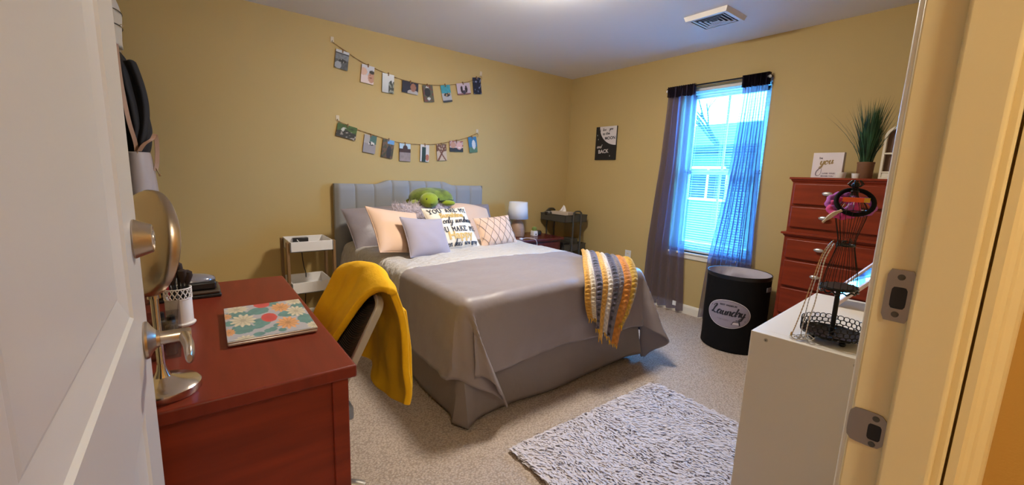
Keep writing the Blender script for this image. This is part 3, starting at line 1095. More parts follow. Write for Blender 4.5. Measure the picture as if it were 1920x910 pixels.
b = B().tube([hc+Vector((-.035, -.060, -.022)), hc+Vector((.0, -.072, -.028)), hc+Vector((.04, -.058, -.022))], .002, 6)
obj('mouth', b, M['shelledge'], hd)
for (x, y, an, l) in ((.105, -.135, -.5, .062), (-.175, -.085, -2.4, .062), (.15, .1, .8, .05), (-.15, .1, 2.3, .05)):
    T = Matrix.Rotation(an, 3, 'Z')
    b = B().ell((x, y, -.004), (l, .036, .026), T=T, nu=18, nv=10)
    obj('flipper', b, M['turtle'], tt, ang=180)

# ------------------------------------------------------------------ knitted throw over the foot corner
kt = empty('knit_throw', (2.15, 1.72, .7))
tag(kt, 'striped yellow and grey knitted throw over the bed foot corner', 'throw')
Lk = smooth_pts([(2.40, 2.20, .700), (2.22, 2.02, .706), (1.98, 1.79, .704), (1.845, 1.655, .690), (1.795, 1.600, .640), (1.782, 1.588, .57), (1.790, 1.582, .51), (1.810, 1.575, .445)], 8)
Rk = smooth_pts([(2.475, 1.80, .695), (2.42, 1.74, .708), (2.36, 1.68, .703), (2.325, 1.635, .680), (2.285, 1.585, .62), (2.24, 1.572, .52), (2.17, 1.565, .40), (2.105, 1.560, .235)], 8)
stripes = [((.62, .32, .05), .09), ((.66, .55, .40), .08), ((.16, .135, .17), .14), ((.68, .36, .07), .10), ((.62, .54, .46), .08), ((.12, .10, .13), .13), ((.20, .17, .18), .10), ((.60, .22, .03), .14), ((.58, .33, .03), .14)]
def stripe_at(u):
    a = 0
    for k, (c, w) in enumerate(stripes):
        if u < a+w:
            return k, c, (u-a)/w
        a += w
    return len(stripes)-1, stripes[-1][0], 1
NU, NV = 120, 120
b = B()
def kf(u, v):
    i = min(len(Lk)-1.001, v*(len(Lk)-1))
    j = int(i)
    a = Lk[j].lerp(Lk[j+1], i-j)
    c = Rk[j].lerp(Rk[j+1], i-j)
    p = a.lerp(c, u)
    k, _, f = stripe_at(u)
    dn = min(1, max(0, (v-.5)*3))
    lump = .007*abs(sin(pi*f))+.004*sin(v*150+k)*sin(pi*f)
    sag = .02*dn*sin(u*9)
    p += Vector((-.3*dn, -.95*dn, 1-dn)).normalized()*(lump+.008)+Vector((0, -abs(sag), 0))
    if v > .85:
        hem = [.0, .02, -.03, -.075, -.02, -.03, -.04, -.05, .10][k]
        p.z += (hem+.012*sin(f*pi))*(v-.85)/.15
    return p
def kpaint(u, v):
    k, c, f = stripe_at(u)
    if k in (2, 5) and sin(v*130) > .25 and .2 < f < .8:
        return (.02, .018, .024)
    s = 1+.22*sin(v*190+k*2)*sin(f*9)
    return tuple(x*s for x in c)
painted(b, NU, NV, kf, kpaint)
obj('knit_panel', b, M['cloth_print'], kt, world=True, solid=.006)
b = B()
for k in range(26):
    p = kf((k+.5)/26, 1.0)
    b.tube([p, p+Vector((random.uniform(-.006, .006), -.002, -random.uniform(.012, .03)))], [.003, .0015], 5)
obj('fringe', b, M['yellow'], kt, world=True)

# ------------------------------------------------------------------ white two-tray stand left of the bed
st = empty('tray_stand', (.68, 3.47, 0))
tag(st, 'narrow bedside stand with two white trays and rustic wooden legs', 'side table')
def tray(x0, x1, y0, y1, z0, z1, t=.008):
    b = B()
    b.box(x0, x1, y0, y1, z0, z0+t)
    b.box(x0, x1, y0, y0+t, z0, z1).box(x0, x1, y1-t, y1, z0, z1).box(x0, x0+t, y0, y1, z0, z1).box(x1-t, x1, y0, y1, z0, z1)
    return b
obj('tray', tray(.532, .829, 3.30, 3.62, .655, .733), M['whitemetal'], st, world=True, bevel=.002)
obj('tray', tray(.532, .815, 3.30, 3.62, .340, .425), M['whitemetal'], st, world=True, bevel=.002)
for x in (.512, .831):
    for y in (3.315, 3.565):
        b = B().box(x, x+.018, y, y+.045, 0, .728)
        obj('leg', b, M['rustic'], st, world=True, bevel=.002)
rm = empty('phone_charger', (.655, 3.55, .663))
tag(rm, 'small black charger block lying in the top white tray', 'charger')
b = B().box(.60, .71, 3.575, 3.606, .664, .722)
obj('charger_body', b, M['black'], rm, world=True, bevel=.004)
b = B().tube(smooth_pts([(.63, 3.57, .70), (.625, 3.555, .712), (.64, 3.545, .69), (.66, 3.54, .668)], 6), .0022, 6)
obj('cable', b, M['whitemetal'], rm, world=True, label='white cable')
b = B().tube(smooth_pts([(.66, 3.60, .655), (.665, 3.60, .56), (.675, 3.61, .48), (.685, 3.60, .425), (.688, 3.635, .33), (.68, 3.66, .1), (.69, 3.69, .005)], 6), .0035, 6)
tag(obj('power_cord', b, M['black']), 'black power cord hanging behind the two white trays', 'cord')

# ------------------------------------------------------------------ desk
DKX0, DKX1, DKY0, DKY1, DKZ = -.29, .318, 1.068, 2.215, .75
dk = empty('desk', ((DKX0+DKX1)/2, (DKY0+DKY1)/2, 0))
tag(dk, 'cherry red wooden desk along the left wall', 'desk')
b = B().box(DKX0, DKX1, DKY0, DKY1, DKZ-.035, DKZ)
obj('desktop', b, M['cherrytop'], dk, world=True, bevel=.006, seg=3)
b = B().box(DKX0+.02, DKX1-.058, DKY0+.028, DKY0+.044, .06, DKZ-.035)
obj('side_panel', b, M['cherry'], dk, world=True, bevel=.002)
b = B().box(DKX0+.02, DKX1-.02, DKY1-.044, DKY1-.028, .06, DKZ-.035)
obj('side_panel', b, M['cherry'], dk, world=True, bevel=.002)
for (x0, x1) in ((DKX0+.015, DKX0+.06), (DKX1-.060, DKX1-.018)):
    for (y0, y1) in ((DKY0+.018, DKY0+.06), (DKY1-.06, DKY1-.018)):
        b = B().box(x0, x1, y0, y1, 0, DKZ-.035)
        obj('leg', b, M['cherry'], dk, world=True, bevel=.004)
b = B().box(DKX1-.045, DKX1-.027, DKY0+.06, DKY1-.06, DKZ-.125, DKZ-.035)
obj('apron', b, M['cherry'], dk, world=True, bevel=.002)
b = B().box(DKX0+.02, DKX0+.035, DKY0+.06, DKY1-.06, .25, DKZ-.035)
obj('back_panel', b, M['cherry'], dk, world=True)
dw = obj('drawer', B().box(DKX1-.03, DKX1-.016, DKY0+.075, DKY0+.40, DKZ-.118, DKZ-.042), M['cherry'], dk, world=True, bevel=.003)
b = B().lathe([(.004, 0), (.005, .012), (.012, .018), (.011, .024), (.003, .026)], n=18, T=Matrix.Translation((DKX1-.017, DKY0+.235, DKZ-.08)) @ TX)
o = obj('knob', b, M['silver'], dw)
o.data.transform(Matrix.Translation(dk.location).inverted())

# laptop
lt = empty('laptop', (.172, 1.535, DKZ), radians(0))
tag(lt, 'closed laptop with a floral printed lid, lying on the red desk', 'laptop')
LT = Matrix.Translation((.172, 1.535, DKZ)) @ Matrix.Rotation(radians(-1.5), 4, 'Z')
lt.rotation_euler = (0, 0, radians(-1.5))
lx, ly = .118, .172
b = B().box(-lx, lx, -ly, ly, .003, .0125)
obj('base', b, M['silver'], lt, bevel=.003, seg=3)
for sx in (-1, 1):
    for sy in (-1, 1):
        b = B().lathe([(.006, 0), (.006, .0035)], c=(sx*.10, sy*.15, 0), n=12)
        obj('foot', b, M['black'], lt)
flowers = [(.48, .02, .125, .16, 'c'), (.51, .50, .115, .165, 'c'), (.70, .22, .14, .17, 'o'), (.70, .74, .145, .19, 'o'), (.15, .10, .16, .13, 'w'), (.20, .48, .16, .20, 'w'), (.92, .06, .13, .13, 'w'), (.87, .42, .13, .18, 'w'), (.02, .30, .07, .10, 'o'), (.03, .77, .07, .11, 'o'), (.18, 1.0, .12, .10, 'w'), (.98, .92, .09, .10, 'w')]
leaves = [(.13, .27, .13, .12), (.18, .73, .14, .13), (.41, .60, .11, .12), (.78, .47, .16, .10), (.93, .26, .10, .11), (.93, .70, .10, .15), (.50, .86, .05, .06), (.35, .73, .07, .06), (.29, .30, .07, .06), (.42, .24, .13, .12), (.44, .88, .04, .05), (.56, .77, .04, .05), (.34, .93, .07, .05), (.60, .92, .05, .05), (.62, .06, .08, .09), (.05, .52, .07, .08)]
def lid_paint(bb_, a):
    c = (.43, .43, .50)
    n = nz(a*12, bb_*12, 2)*.35+nz(a*30, bb_*30, 5)*.15
    for (x, y, ra, rb) in leaves:
        if ((a-x)/ra)**2+((bb_-y)/rb)**2 < 1+n:
            c = shade_((.12, .27, .28), 1+.5*n)
    for (x, y, ra, rb, k) in flowers:
        dx, dy = (a-x)/ra, (bb_-y)/rb
        q = hypot(dx, dy)
        an = atan2(dy, dx)
        if q < .84+.14*cos(an*11)*(k != 'c')+.1*n:
            base = {'c': (.62, .085, .095), 'o': (.70, .35, .17), 'w': (.62, .56, .44)}[k]
            c = shade_(base, .82+.22*q+.12*cos(an*11)*(k != 'c'))
            if q < .22 and k != 'c':
                c = shade_(base, .70)
    return c
def shade_(c, k): return tuple(x*k for x in c)
# u runs along the long side (y), v across
b = B()
painted(b, 150, 110, lambda u, v: Vector((lerp(lx, -lx, v), lerp(-ly, ly, u), .0192)), lambda u, v: lid_paint(1-u, 1-v))
obj('printed_lid_skin', b, M['lid_print'], lt, smooth=False)
b = B().box(-lx-.001, lx+.001, -ly-.001, ly+.001, .0125, .0188)
obj('lid', b, M['silver'], lt, bevel=.0028, seg=3)

# pencil cup with lattice rim and brushes
pc = empty('pencil_cup', (-.060, 1.662, DKZ))
tag(pc, 'white metal cup with cut-out lattice rim, full of makeup brushes', 'cup')
b = B()
b.lathe([(.036, .004), (.0405, .004), (.041, .008), (.0370, .010), (.0355, .012), (.0350, .090), (.0342, .090), (.0342, .012), (.002, .012)], n=40, caps=False)
b.lathe([(.002, .0), (.037, .0), (.038, .003), (.036, .005)], n=40, caps=False)
obj('cup_body', b, M['whitemetal'], pc)
b = B()
for k in range(16):
    a0 = 2*pi*k/16
    for sg in (1, -1):
        b.tube([(.0352*cos(a0+sg*t*.55), .0352*sin(a0+sg*t*.55), .089+.034*t) for t in [i/6 for i in range(7)]], .0016, 5)
b.tube([(.0352*cos(2*pi*i/32), .0352*sin(2*pi*i/32), .123) for i in range(32)], .0019, 6, closed=True)
b.tube([(.0352*cos(2*pi*i/32), .0352*sin(2*pi*i/32), .090) for i in range(32)], .0019, 6, closed=True)
obj('lattice_rim', b, M['whitemetal'], pc)
for k, (x, y, l, kind) in enumerate([(.004, .008, .165, 'b'), (-.018, .006, .160, 'k'), (.012, -.012, .148, 'b'), (.020, .006, .140, 'b'), (-.008, -.014, .145, 'b'), (-.020, -.010, .140, 'r'), (.022, -.008, .142, 'b'), (-.006, .016, .155, 'b')]):
    l += .028
    br = empty('makeup_brush', (-.060, 1.662, DKZ+.013))
    wch = {'b': 'brown-tipped makeup brush standing in the white lattice cup', 'k': 'black-handled makeup brush at the left in the white lattice cup', 'r': 'pink-red handled brush in the white lattice cup'}[kind]
    tag(br, wch, 'brush', 'brown makeup brushes in the cup' if kind == 'b' else None)
    top = Vector((x*1.35, y*1.35, l-.013))
    bot = Vector((x*.7, y*.7, .0))
    d = (top-bot)
    b = B().tube([bot, bot+d*.80], [.0028, .0040], 8)
    obj('handle', b, M['red'] if kind == 'r' else M['black'], br)
    b = B().tube([bot+d*.78, bot+d*.86, bot+d*.95, bot+d*1.03, bot+d*1.06], [.0045, .0095, .0135, .0115, .004], 12)
    obj('bristles', b, M['red'] if kind == 'r' else M['brush'], br)

# clear organizers
def acrylic(x0, x1, y0, y1, z1, label, n):
    r = empty('acrylic_organizer', ((x0+x1)/2, (y0+y1)/2, DKZ))
    tag(r, label, 'organizer')
    obj('tray', tray(x0, x1, y0, y1, DKZ, DKZ+z1, .003), M['clear'], r, world=True, smooth=False)
    b = B()
    for k in range(1, n):
        y = lerp(y0, y1, k/n)
        b.box(x0, x1, y-.0015, y+.0015, DKZ, DKZ+z1*.9)
    obj('divider', b, M['clear'], r, world=True, smooth=False)
acrylic(-.20, -.055, 1.37, 1.58, .105, 'clear plastic makeup organizer between the round mirror and the brush cup', 3)
for k in range(4):
    b = B().lathe([(.013, 0), (.013, .055), (.010, .058), (.010, .08), (.004, .083)], c=(-.074-.026*(k % 2), 1.395+.045*k, DKZ+.004), n=16)
    tag(obj('makeup_tube', b, M['black']), 'dark makeup tube standing inside the clear plastic organizer', 'makeup', 'makeup tubes in the clear organizer')

# vanity mirror
vm = empty('vanity_mirror', (-.083, 1.165, DKZ))
tag(vm, 'round brushed chrome vanity mirror on a disc foot at the desk end', 'mirror')
b = B().lathe([(.002, 0), (.068, 0), (.070, .003), (.070, .018), (.064, .024), (.036, .030), (.016, .040), (.010, .055), (.008, .07)], n=48, caps=False)
obj('foot', b, M['chrome'], vm)
b = B().tube([(0, 0, .05), (0, 0, .12), (0, 0, .235)], [.0085, .007, .0075], 16)
obj('stem', b, M['chrome'], vm)
MT = Matrix.Translation((-.010, .0, .345)) @ Matrix.Rotation(radians(-64), 4, 'Z') @ Matrix.Rotation(radians(82), 4, 'X')
b = B().lathe([(.002, .020), (.05, .019), (.085, .014), (.108, .004), (.115, -.006), (.115, -.016), (.110, -.020), (.104, -.020)], n=56, T=MT, caps=False)
obj('mirror_back', b, M['brushed'], vm)
b = B().lathe([(.002, -.0185), (.105, -.0185)], n=56, T=MT, caps=False)
obj('mirror_glass', b, M['mirror'], vm)
b = B().tube([(.0, .0, .222), (.0, .0, .24)], .012, 14)
obj('pivot', b, M['chrome'], vm)

# dark cases at the back of the desk
bx = empty('flat_case', (.0, 2.06, DKZ))
tag(bx, 'flat brown-black case lying open-sided on the desk under the domed one', 'case')
b = B().box(-.155, .064, 1.955, 2.125, DKZ, DKZ+.014)
obj('case_base', b, M['black'], bx, world=True, bevel=.004)
b = B().box(-.155, .060, 1.957, 2.122, DKZ+.014, DKZ+.027)
obj('case_lid', b, mat('brown_black_leather', (.06, .038, .024), .4), bx, world=True, bevel=.005)
bx = empty('domed_case', (-.01, 2.06, DKZ+.027))
tag(bx, 'black case with clear domed lid, stacked on the flat dark case', 'case')
b = B().box(-.15, .050, 1.975, 2.10, DKZ+.027, DKZ+.060)
obj('case_base', b, M['black'], bx, world=True, bevel=.008, seg=3)
b = B().ell((-.03, 2.037, DKZ+.060), (.080, .055, .024))
obj('domed_lid', b, mat('smoky_clear_lid', (.25, .24, .27), .12, .3), bx, world=True, ang=180, label='smoky clear domed lid')

# ------------------------------------------------------------------ desk chair with the yellow blanket
ch = empty('desk_chair', (.16, 1.56, 0))
tag(ch, 'silver framed office chair with ribbed mesh back, pushed up to the desk', 'chair')
CY0, CY1 = 1.345, 1.775
bt, bb = Vector((.482, 0, .808)), Vector((.338, 0, .53))    # back top and bottom (x, z)
def cb(u, v, off=0):
    p = bb.lerp(bt, v)
    n_ = Vector((.887, 0, -.46))
    x = p.x+.035*sin(pi*u)*1.0+n_.x*off
    return Vector((x, lerp(CY0, CY1, u), p.z+.012*sin(pi*u)*v+n_.z*off))
b = B()
fr_pts = [cb(0, v) for v in (0, .25, .5, .75, .93)]+[cb(.03, .99)]+[cb(u, 1.01) for u in (.1, .3, .5, .7, .9)]+[cb(.97, .99)]+[cb(1, v) for v in (.93, .75, .5, .25, 0)]
fp_ = smooth_pts(fr_pts, 4)
for i in range(len(fp_)-1):
    pass
# flat bar frame: swept rectangle
def flatbar(b, pts, w, d, side):
    vs, fs = [], []
    N = len(pts)
    for i, p in enumerate(pts):
        t = (pts[min(i+1, N-1)]-pts[max(i-1, 0)]).normalized()
        s = side.normalized()
        q = t.cross(s).normalized()
        for a, c in ((-1, -1), (1, -1), (1, 1), (-1, 1)):
            vs.append(p+s*a*w/2+q*c*d/2)
    for i in range(N-1):
        for k in range(4):
            l = (k+1) % 4
            fs.append((i*4+k, i*4+l, i*4+4+l, i*4+4+k))
    fs += [(0, 1, 2, 3), tuple((N-1)*4+k for k in range(4))]
    b.add(vs, fs)
flatbar(b, fp_, .026, .016, Vector((.887, 0, -.46)))
obj('back_frame', b, M['steel'], ch, world=True, bevel=.003)
b = B().grid(24, 24, lambda u, v: cb(.02+.96*u, .02+.96*v, .012*sin(pi*u)))
obj('mesh_back', b, M['mesh'], ch, world=True, solid=.005)
b = B()
b.grid(20, 20, lambda u, v: Vector((lerp(-.04, .385, u), lerp(CY0-.01, CY1+.01, v), .475+.018*(1-(2*u-1)**4)*(1-(2*v-1)**4)-.03*max(0, (.12-u)/.12))))
b.grid(20, 20, lambda u, v: Vector((lerp(-.04, .385, u), lerp(CY0-.01, CY1+.01, v), .425)))
for uu in (0, 1):
    b.grid(2, 20, lambda a, v: Vector((lerp(-.04, .385, uu), lerp(CY0-.01, CY1+.01, v), lerp(.425, .475-.03*(1-uu), a))))
    b.grid(20, 2, lambda u, a: Vector((lerp(-.04, .385, u), lerp(CY0-.01, CY1+.01, uu), lerp(.425, .475-.03*max(0, (.12-u)/.12), a))))
obj('seat', b, M['bluefab'], ch, world=True, merge=True, bevel=.01, label='blue-grey fabric seat')
b = B().tube([(.20, 1.56, .43), (.20, 1.56, .30)], .03, 16).tube([(.20, 1.56, .30), (.20, 1.56, .09)], .022, 16)
obj('gas_column', b, M['black'], ch, world=True)
b = B()
for s_ in (1, -1):
    b.tube(smooth_pts([(.30, 1.56+s_*.10, .425), (.37, 1.56+s_*.11, .44), (.365, 1.56+s_*.11, .56)], 5), .013, 10)
obj('back_bracket', b, M['steel'], ch, world=True)
for k in range(5):
    a = radians(-24+72*k)
    e = Vector((.20+.27*cos(a), 1.56+.27*sin(a), .062))
    b = B().tube(smooth_pts([(.20, 1.56, .105), (.20+.13*cos(a), 1.56+.13*sin(a), .098), tuple(e)], 5), [.027]*5+[.022]*5+[.018], 12)
    lg = obj('leg', b, M['steel'], ch, world=True)
    T = Matrix.Translation((e.x, e.y, .026)) @ Matrix.Rotation(a, 4, 'Z') @ Matrix.Rotation(radians(90), 4, 'X')
    b = B().lathe([(.002, -.022), (.022, -.022), (.026, -.016), (.026, -.006), (.012, -.004), (.012, .004), (.026, .006), (.026, .016), (.022, .022), (.002, .022)], n=20, T=T, caps=False)
    b.tube([(e.x, e.y, .026), (e.x, e.y, .062)], .007, 8)
    cs = obj('caster', b, M['black'], lg)
    cs.data.transform(Matrix.Translation(ch.location).inverted())

# blanket: folded fleece hung over the chair back
yb = empty('fleece_blanket', (.53, 1.56, .86))
tag(yb, 'bright yellow fleece blanket folded over the chair back', 'blanket')
def bl(u, v):
    """u along the chair width (0 near end), v from the front hem over the top to the rear hem"""
    y0 = lerp(1.335, 1.80, u)
    t = .022
    # cross-section through the back: front hem, up the mesh, over, down behind
    up = sin(pi*min(1, max(0, u)))
    kn = [(.330+.02*u, .585), (.385, .685), (.435, .780), (.468, .838+.030*up), (.500, .858+.038*up), (.530, .842+.034*up), (.548, .785), (.556, .69), (.562, .58), (.564, .49), (.548, .435)]
    kn = [Vector((a, 0, c)) for a, c in kn]
    i = v*(len(kn)-1)
    j = min(len(kn)-2, int(i))
    f = i-j
    p0, p1, p2, p3 = kn[max(0, j-1)], kn[j], kn[j+1], kn[min(len(kn)-1, j+2)]
    p = .5*((2*p1)+(-p0+p2)*f+(2*p0-5*p1+4*p2-p3)*f*f+(-p0+3*p1-3*p2+p3)*f**3)
    x, z = p.x, p.z
    x += .03*sin(pi*u)*(v < .5)+.02*sin(pi*u)*(v >= .5)
    y = y0
    if v < .42:    # the front flap slants away from the near end
        k = (.42-v)/.42
        y = lerp(1.335+.20*k**.8, 1.80+.03*k, u)
    if v > .5:
        k = (v-.5)/.5
        y = lerp(1.345-.02*k, 1.80+.02*k, u)
        x += .028*k*sin(u*8.5+.8)+.020*k*nz(u*4, v*4, 1)
        z -= .045*k*k*sin(pi*min(1, u*1.15+.1))
    x += .006*nz(u*6, v*8, 5)
    z += .005*nz(u*6, v*8, 9)
    return Vector((x, y, z))
b = B().grid(46, 70, bl)
o = obj('fleece', b, M['yellow'], yb, world=True, solid=.026, sub=1)
b = B()
# second layer of the fold, behind, shows as a rolled edge
def bl2(u, v):
    p = bl(lerp(.10, .90, u), lerp(.62, .985, v))
    return p+Vector((.020+.006*sin(u*7), .0, -.01*v))
b.grid(30, 24, bl2)
o = obj('folded_layer', b, M['yellow'], yb, world=True, solid=.024, sub=1)

# ------------------------------------------------------------------ nightstand and its things
NZ = .615
ns = empty('nightstand', (2.87, 3.47, 0))
tag(ns, 'dark cherry nightstand between the bed and the rolling cart', 'nightstand')
obj('top', B().box(2.50, 3.235, 3.225, 3.715, NZ-.028, NZ), M['darkcherry'], ns, world=True, bevel=.006, seg=3)
obj('body', B().box(2.53, 3.20, 3.25, 3.70, .06, NZ-.028), M['darkcherry'], ns, world=True, bevel=.003)
for (za, zb) in ((.40, .565), (.20, .38)):
    d = obj('drawer', B().box(2.555, 3.175, 3.235, 3.25, za, zb), M['darkcherry'], ns, world=True, bevel=.004)
    b = B()
    for x in (2.72, 3.01):
        b.ell((x, 3.222, (za+zb)/2), (.022, .013, .011), nu=16, nv=8)
    o = obj('knob', b, M['silver'], d, ang=180)
    o.data.transform(Matrix.Translation(ns.location).inverted())
for x in (2.55, 3.15):
    for y in (3.27, 3.66):
        obj('foot', B().box(x-.02, x+.02, y-.02, y+.02, 0, .06), M['darkcherry'], ns, world=True)
lm = empty('table_lamp', (2.785, 3.50, NZ))
tag(lm, 'small table lamp with white drum shade and tan base, on the nightstand', 'lamp')
b = B().lathe([(.002, 0), (.070, 0), (.076, .006), (.080, .04), (.076, .09), (.062, .14), (.048, .165), (.03, .176), (.012, .180)], n=36, caps=False)
obj('lamp_base', b, M['wood'], lm)
b = B().tube([(0, 0, .175), (0, 0, .24)], .008, 12)
obj('neck', b, M['silver'], lm)
b = B().lathe([(.112, .195), (.098, .375)], n=44, caps=False)
b.tube([(-.1, 0, .365), (.1, 0, .365)], .002, 5)
b.tube([(0, -.1, .365), (0, .1, .365)], .002, 5)
obj('lamp_shade', b, M['lampshade'], lm, solid=.003)
pt = empty('cactus_pot', (2.985, 3.45, NZ))
tag(pt, 'tiny white pot with a round green cactus, beside the table lamp', 'plant')
b = B().box(-.028, .028, -.028, .028, 0, .058)
for i, v_ in enumerate(b.v):
    if v_.z < .01:
        v_.x *= 1.12; v_.y *= 1.12
obj('pot', b, M['whitemetal'], pt, bevel=.005)
b = B().box(-.007, .009, -.0325, -.030, .016, .026)
obj('painted_mouth', b, M['brush'], pt, smooth=False)
b = B().lathe([(.003, .056), (.022, .058), (.026, .075), (.022, .092), (.010, .101), (.001, .102)], n=24, caps=False)
for v_ in b.v:
    a = atan2(v_.y, v_.x)
    k = 1+.10*cos(a*8)
    v_.x *= k; v_.y *= k
obj('cactus', b, M['cactus'], pt)
ec = empty('smart_speaker', (3.075, 3.50, NZ))
tag(ec, 'low black round speaker lying behind the cactus pot', 'speaker')
b = B().lathe([(.002, 0), (.040, 0), (.048, .006), (.050, .022), (.047, .040), (.040, .048), (.002, .049)], n=36, caps=False)
obj('speaker_body', b, M['black'], ec)
b = B().lathe([(.041, .0485), (.043, .0495), (.041, .0500)], n=36, caps=False)
obj('control_ring', b, M['darkgrey'], ec)
cg = empty('charging_cable', (2.70, 3.27, NZ))
tag(cg, 'white charging cable and plug trailing off the nightstand edge', 'cable')
obj('plug', B().box(2.652, 2.685, 3.275, 3.30, NZ, NZ+.018), M['whitemetal'], cg, world=True, bevel=.003)
b = B().tube(smooth_pts([(2.683, 3.287, NZ+.009), (2.74, 3.285, NZ+.014), (2.79, 3.25, NZ+.010), (2.815, 3.218, NZ-.005), (2.82, 3.205, NZ-.06), (2.80, 3.20, NZ-.18)], 6), .0024, 6)
obj('cable', b, M['whitemetal'], cg, world=True)
b = B().lathe([(.002, 0), (.026, 0), (.026, .06), (.022, .064), (.022, .10), (.002, .10)], c=(2.625, 3.58, NZ), n=20, caps=False)
tag(obj('dark_bottle', b, M['black']), 'small black bottle between the lamp and the headboard', 'bottle')

# ------------------------------------------------------------------ rolling cart in the corner
KX0, KX1, KY0, KY1 = 3.285, 3.640, 3.275, 3.690
kc = empty('rolling_cart', ((KX0+KX1)/2, (KY0+KY1)/2, 0))
tag(kc, 'dark grey three tier rolling cart standing in the room corner', 'cart')
for (z0, z1) in ((.765, .845), (.43, .51), (.10, .18)):
    b = tray(KX0, KX1, KY0, KY1, z0, z1, .006)
    b.tube([(KX0, KY0, z1), (KX1, KY0, z1), (KX1, KY1, z1), (KX0, KY1, z1)], .006, 8, closed=True)
    obj('tray', b, M['darkgrey'], kc, world=True, bevel=.002)
for (x, y0) in (((KX0+KX1)/2, KY0), ((KX0+KX1)/2, KY1)):
    s_ = -1 if y0 == KY0 else 1
    yy = y0+s_*.014
    b = B().tube(smooth_pts([(x-.062, yy, .06), (x-.062, yy, .5), (x-.062, yy, .84), (x-.052, yy, .875), (x-.03, yy, .89), (x+.03, yy, .89), (x+.052, yy, .875), (x+.062, yy, .84), (x+.062, yy, .5), (x+.062, yy, .06)], 5), .010, 10)
    obj('handle_post', b, M['darkgrey'], kc, world=True)
for x in (KX0+.03, KX1-.03):
    for y in (KY0+.03, KY1-.03):
        T = Matrix.Translation((x, y, .028)) @ Matrix.Rotation(radians(90), 4, 'X')
        b = B().lathe([(.002, -.011), (.025, -.011), (.028, -.006), (.028, .006), (.025, .011), (.002, .011)], n=20, T=T, caps=False).box(x-.006, x+.006, y-.013, y+.013, .028, .10)
        obj('caster', b, M['black'], kc, world=True)
b = B().ell((3.335, 3.60, .845), (.058, .058, .042))
b.k = 1
b.lathe([(.046, .028), (.052, .040), (.046, .040)], c=(3.335, 3.60, .83), n=28)
tag(obj('black_bowl', b, [M['black'], M['silver']], ang=180), 'shiny black rounded bowl on the left of the cart top', 'bowl')
b = B().box(3.30, 3.352, 3.56, 3.64, .7715, .81)
tag(obj('stored_box', b, M['black'], bevel=.004), 'small black box under the rounded bowl in the top tray', 'box')
tb = empty('tissue_box', (3.42, 3.46, .772))
tag(tb, 'beige tissue box with a tissue standing up, in the cart top', 'tissue box')
TBm = Matrix.Translation((3.405, 3.455, .772)) @ Matrix.Rotation(radians(-78), 4, 'Z')
obj('carton', B().box(-.118, .118, -.058, .058, 0, .105, T=TBm), M['beigebox'], tb, world=True, bevel=.003)
b = B()
def tis(u, v):
    x = lerp(-.045, .05, u)+.035*v
    return TBm @ Vector((x*(1-.75*v), .012*sin(u*7)*(1-.2*v)+.008*v, .105+.075*v*(1-.35*abs(u-.7))))
b.grid(16, 10, tis)
obj('tissue', b, M['paper'], tb, world=True, solid=.002)
for k, (x, y, z, w_, h_, mt, lb) in enumerate([(3.37, 3.40, .436, .10, .10, 'black', 'black box standing in the cart middle tray'), (3.52, 3.42, .436, .11, .13, 'darkgrey', 'dark grey box beside the black one in the cart middle tray'), (3.40, 3.42, .106, .13, .16, 'black', 'black container in the lowest cart tray')]):
    b = B().box(x-w_/2, x+w_/2, y-.08, y+.08, z, z+h_)
    tag(obj('storage_box', b, M[mt], bevel=.006), lb, 'box')

# outlet
ot = empty('wall_outlet', (XE, 2.73, .452))
tag(ot, 'white electrical outlet plate on the wall right of the bed', 'outlet')
obj('plate', B().box(-.006, 0, -.038, .038, -.058, .058), M['vinyl'], ot, bevel=.003)
for z in (-.02, .02):
    b = B().box(-.008, -.0055, -.016, .016, z-.014, z+.014)
    s_ = obj('socket', b, M['trim'], ot, bevel=.002)
    obj('slots', B().box(-.0085, -.0079, -.007, -.005, z-.005, z+.005).box(-.0085, -.0079, .005, .007, z-.005, z+.005), M['black'], s_, smooth=False)

# ------------------------------------------------------------------ poster
ps = empty('wall_canvas', (XE, 3.137, 1.664), 0)
tag(ps, 'black canvas with a white moon and handwritten words, beside the window', 'wall art')
PW, PH, px_ = .292, .366, XE-.020
obj('canvas', B().box(XE-.019, XE-.001, 3.137-PW/2, 3.137+PW/2, 1.664-PH/2, 1.664+PH/2), M['poster'], ps, world=True, bevel=.002)
def onp(a, c): return Vector((px_-.0008, 3.137-a*PW/2, 1.664+c*PH/2))   # a right, c up (-1..1)
b = B()
pts = [(1, 1), (-.62, 1)]
for k in range(1, 17):
    t = k/16
    an = pi+t*pi/2
    pts.append((1.0+1.62*cos(an), 1+1.12*sin(an)))
b.add([onp(a, c) for a, c in pts], [tuple(range(len(pts)))[::-1]])
obj('white_moon', b, M['posterwhite'], ps, world=True, smooth=False)
def onp2(a, c): return onp(a, c)+Vector((-.0006, 0, 0))
def onpt(x, y): return onp2(x/(PW/2), y/(PH/2))
b = B()
ribbon(b, [(-.078, .155), (-.082, .125)], onpt, .005)
script(b, 'love', onpt, -.046, .135, .0155, w=.34, slope=.05)
script(b, 'you', onpt, .046, .142, .0165, w=.34, slope=.05)
write(b, 'to the', onpt, .005, .092, .040, bold=.0014, rot=.06)
write(b, 'MOON', onpt, .062, .040, .046, bold=.0012, rot=.03)
obj('black_lettering', b, M['ink'], ps, world=True, smooth=False)
b = B()
script(b, 'and', onpt, -.118, -.052, .0205, w=.3)
write(b, 'BACK', onpt, -.022, -.108, .056, bold=.0012, rot=.06)
for (x, y) in ((-.105, .045), (.072, -.14), (-.12, .09)):
    b.add([onpt(x-.0035, y), onpt(x, y-.010), onpt(x+.0035, y), onpt(x, y+.010)], [(0, 1, 2, 3)])
obj('white_lettering', b, M['posterwhite'], ps, world=True, smooth=False)

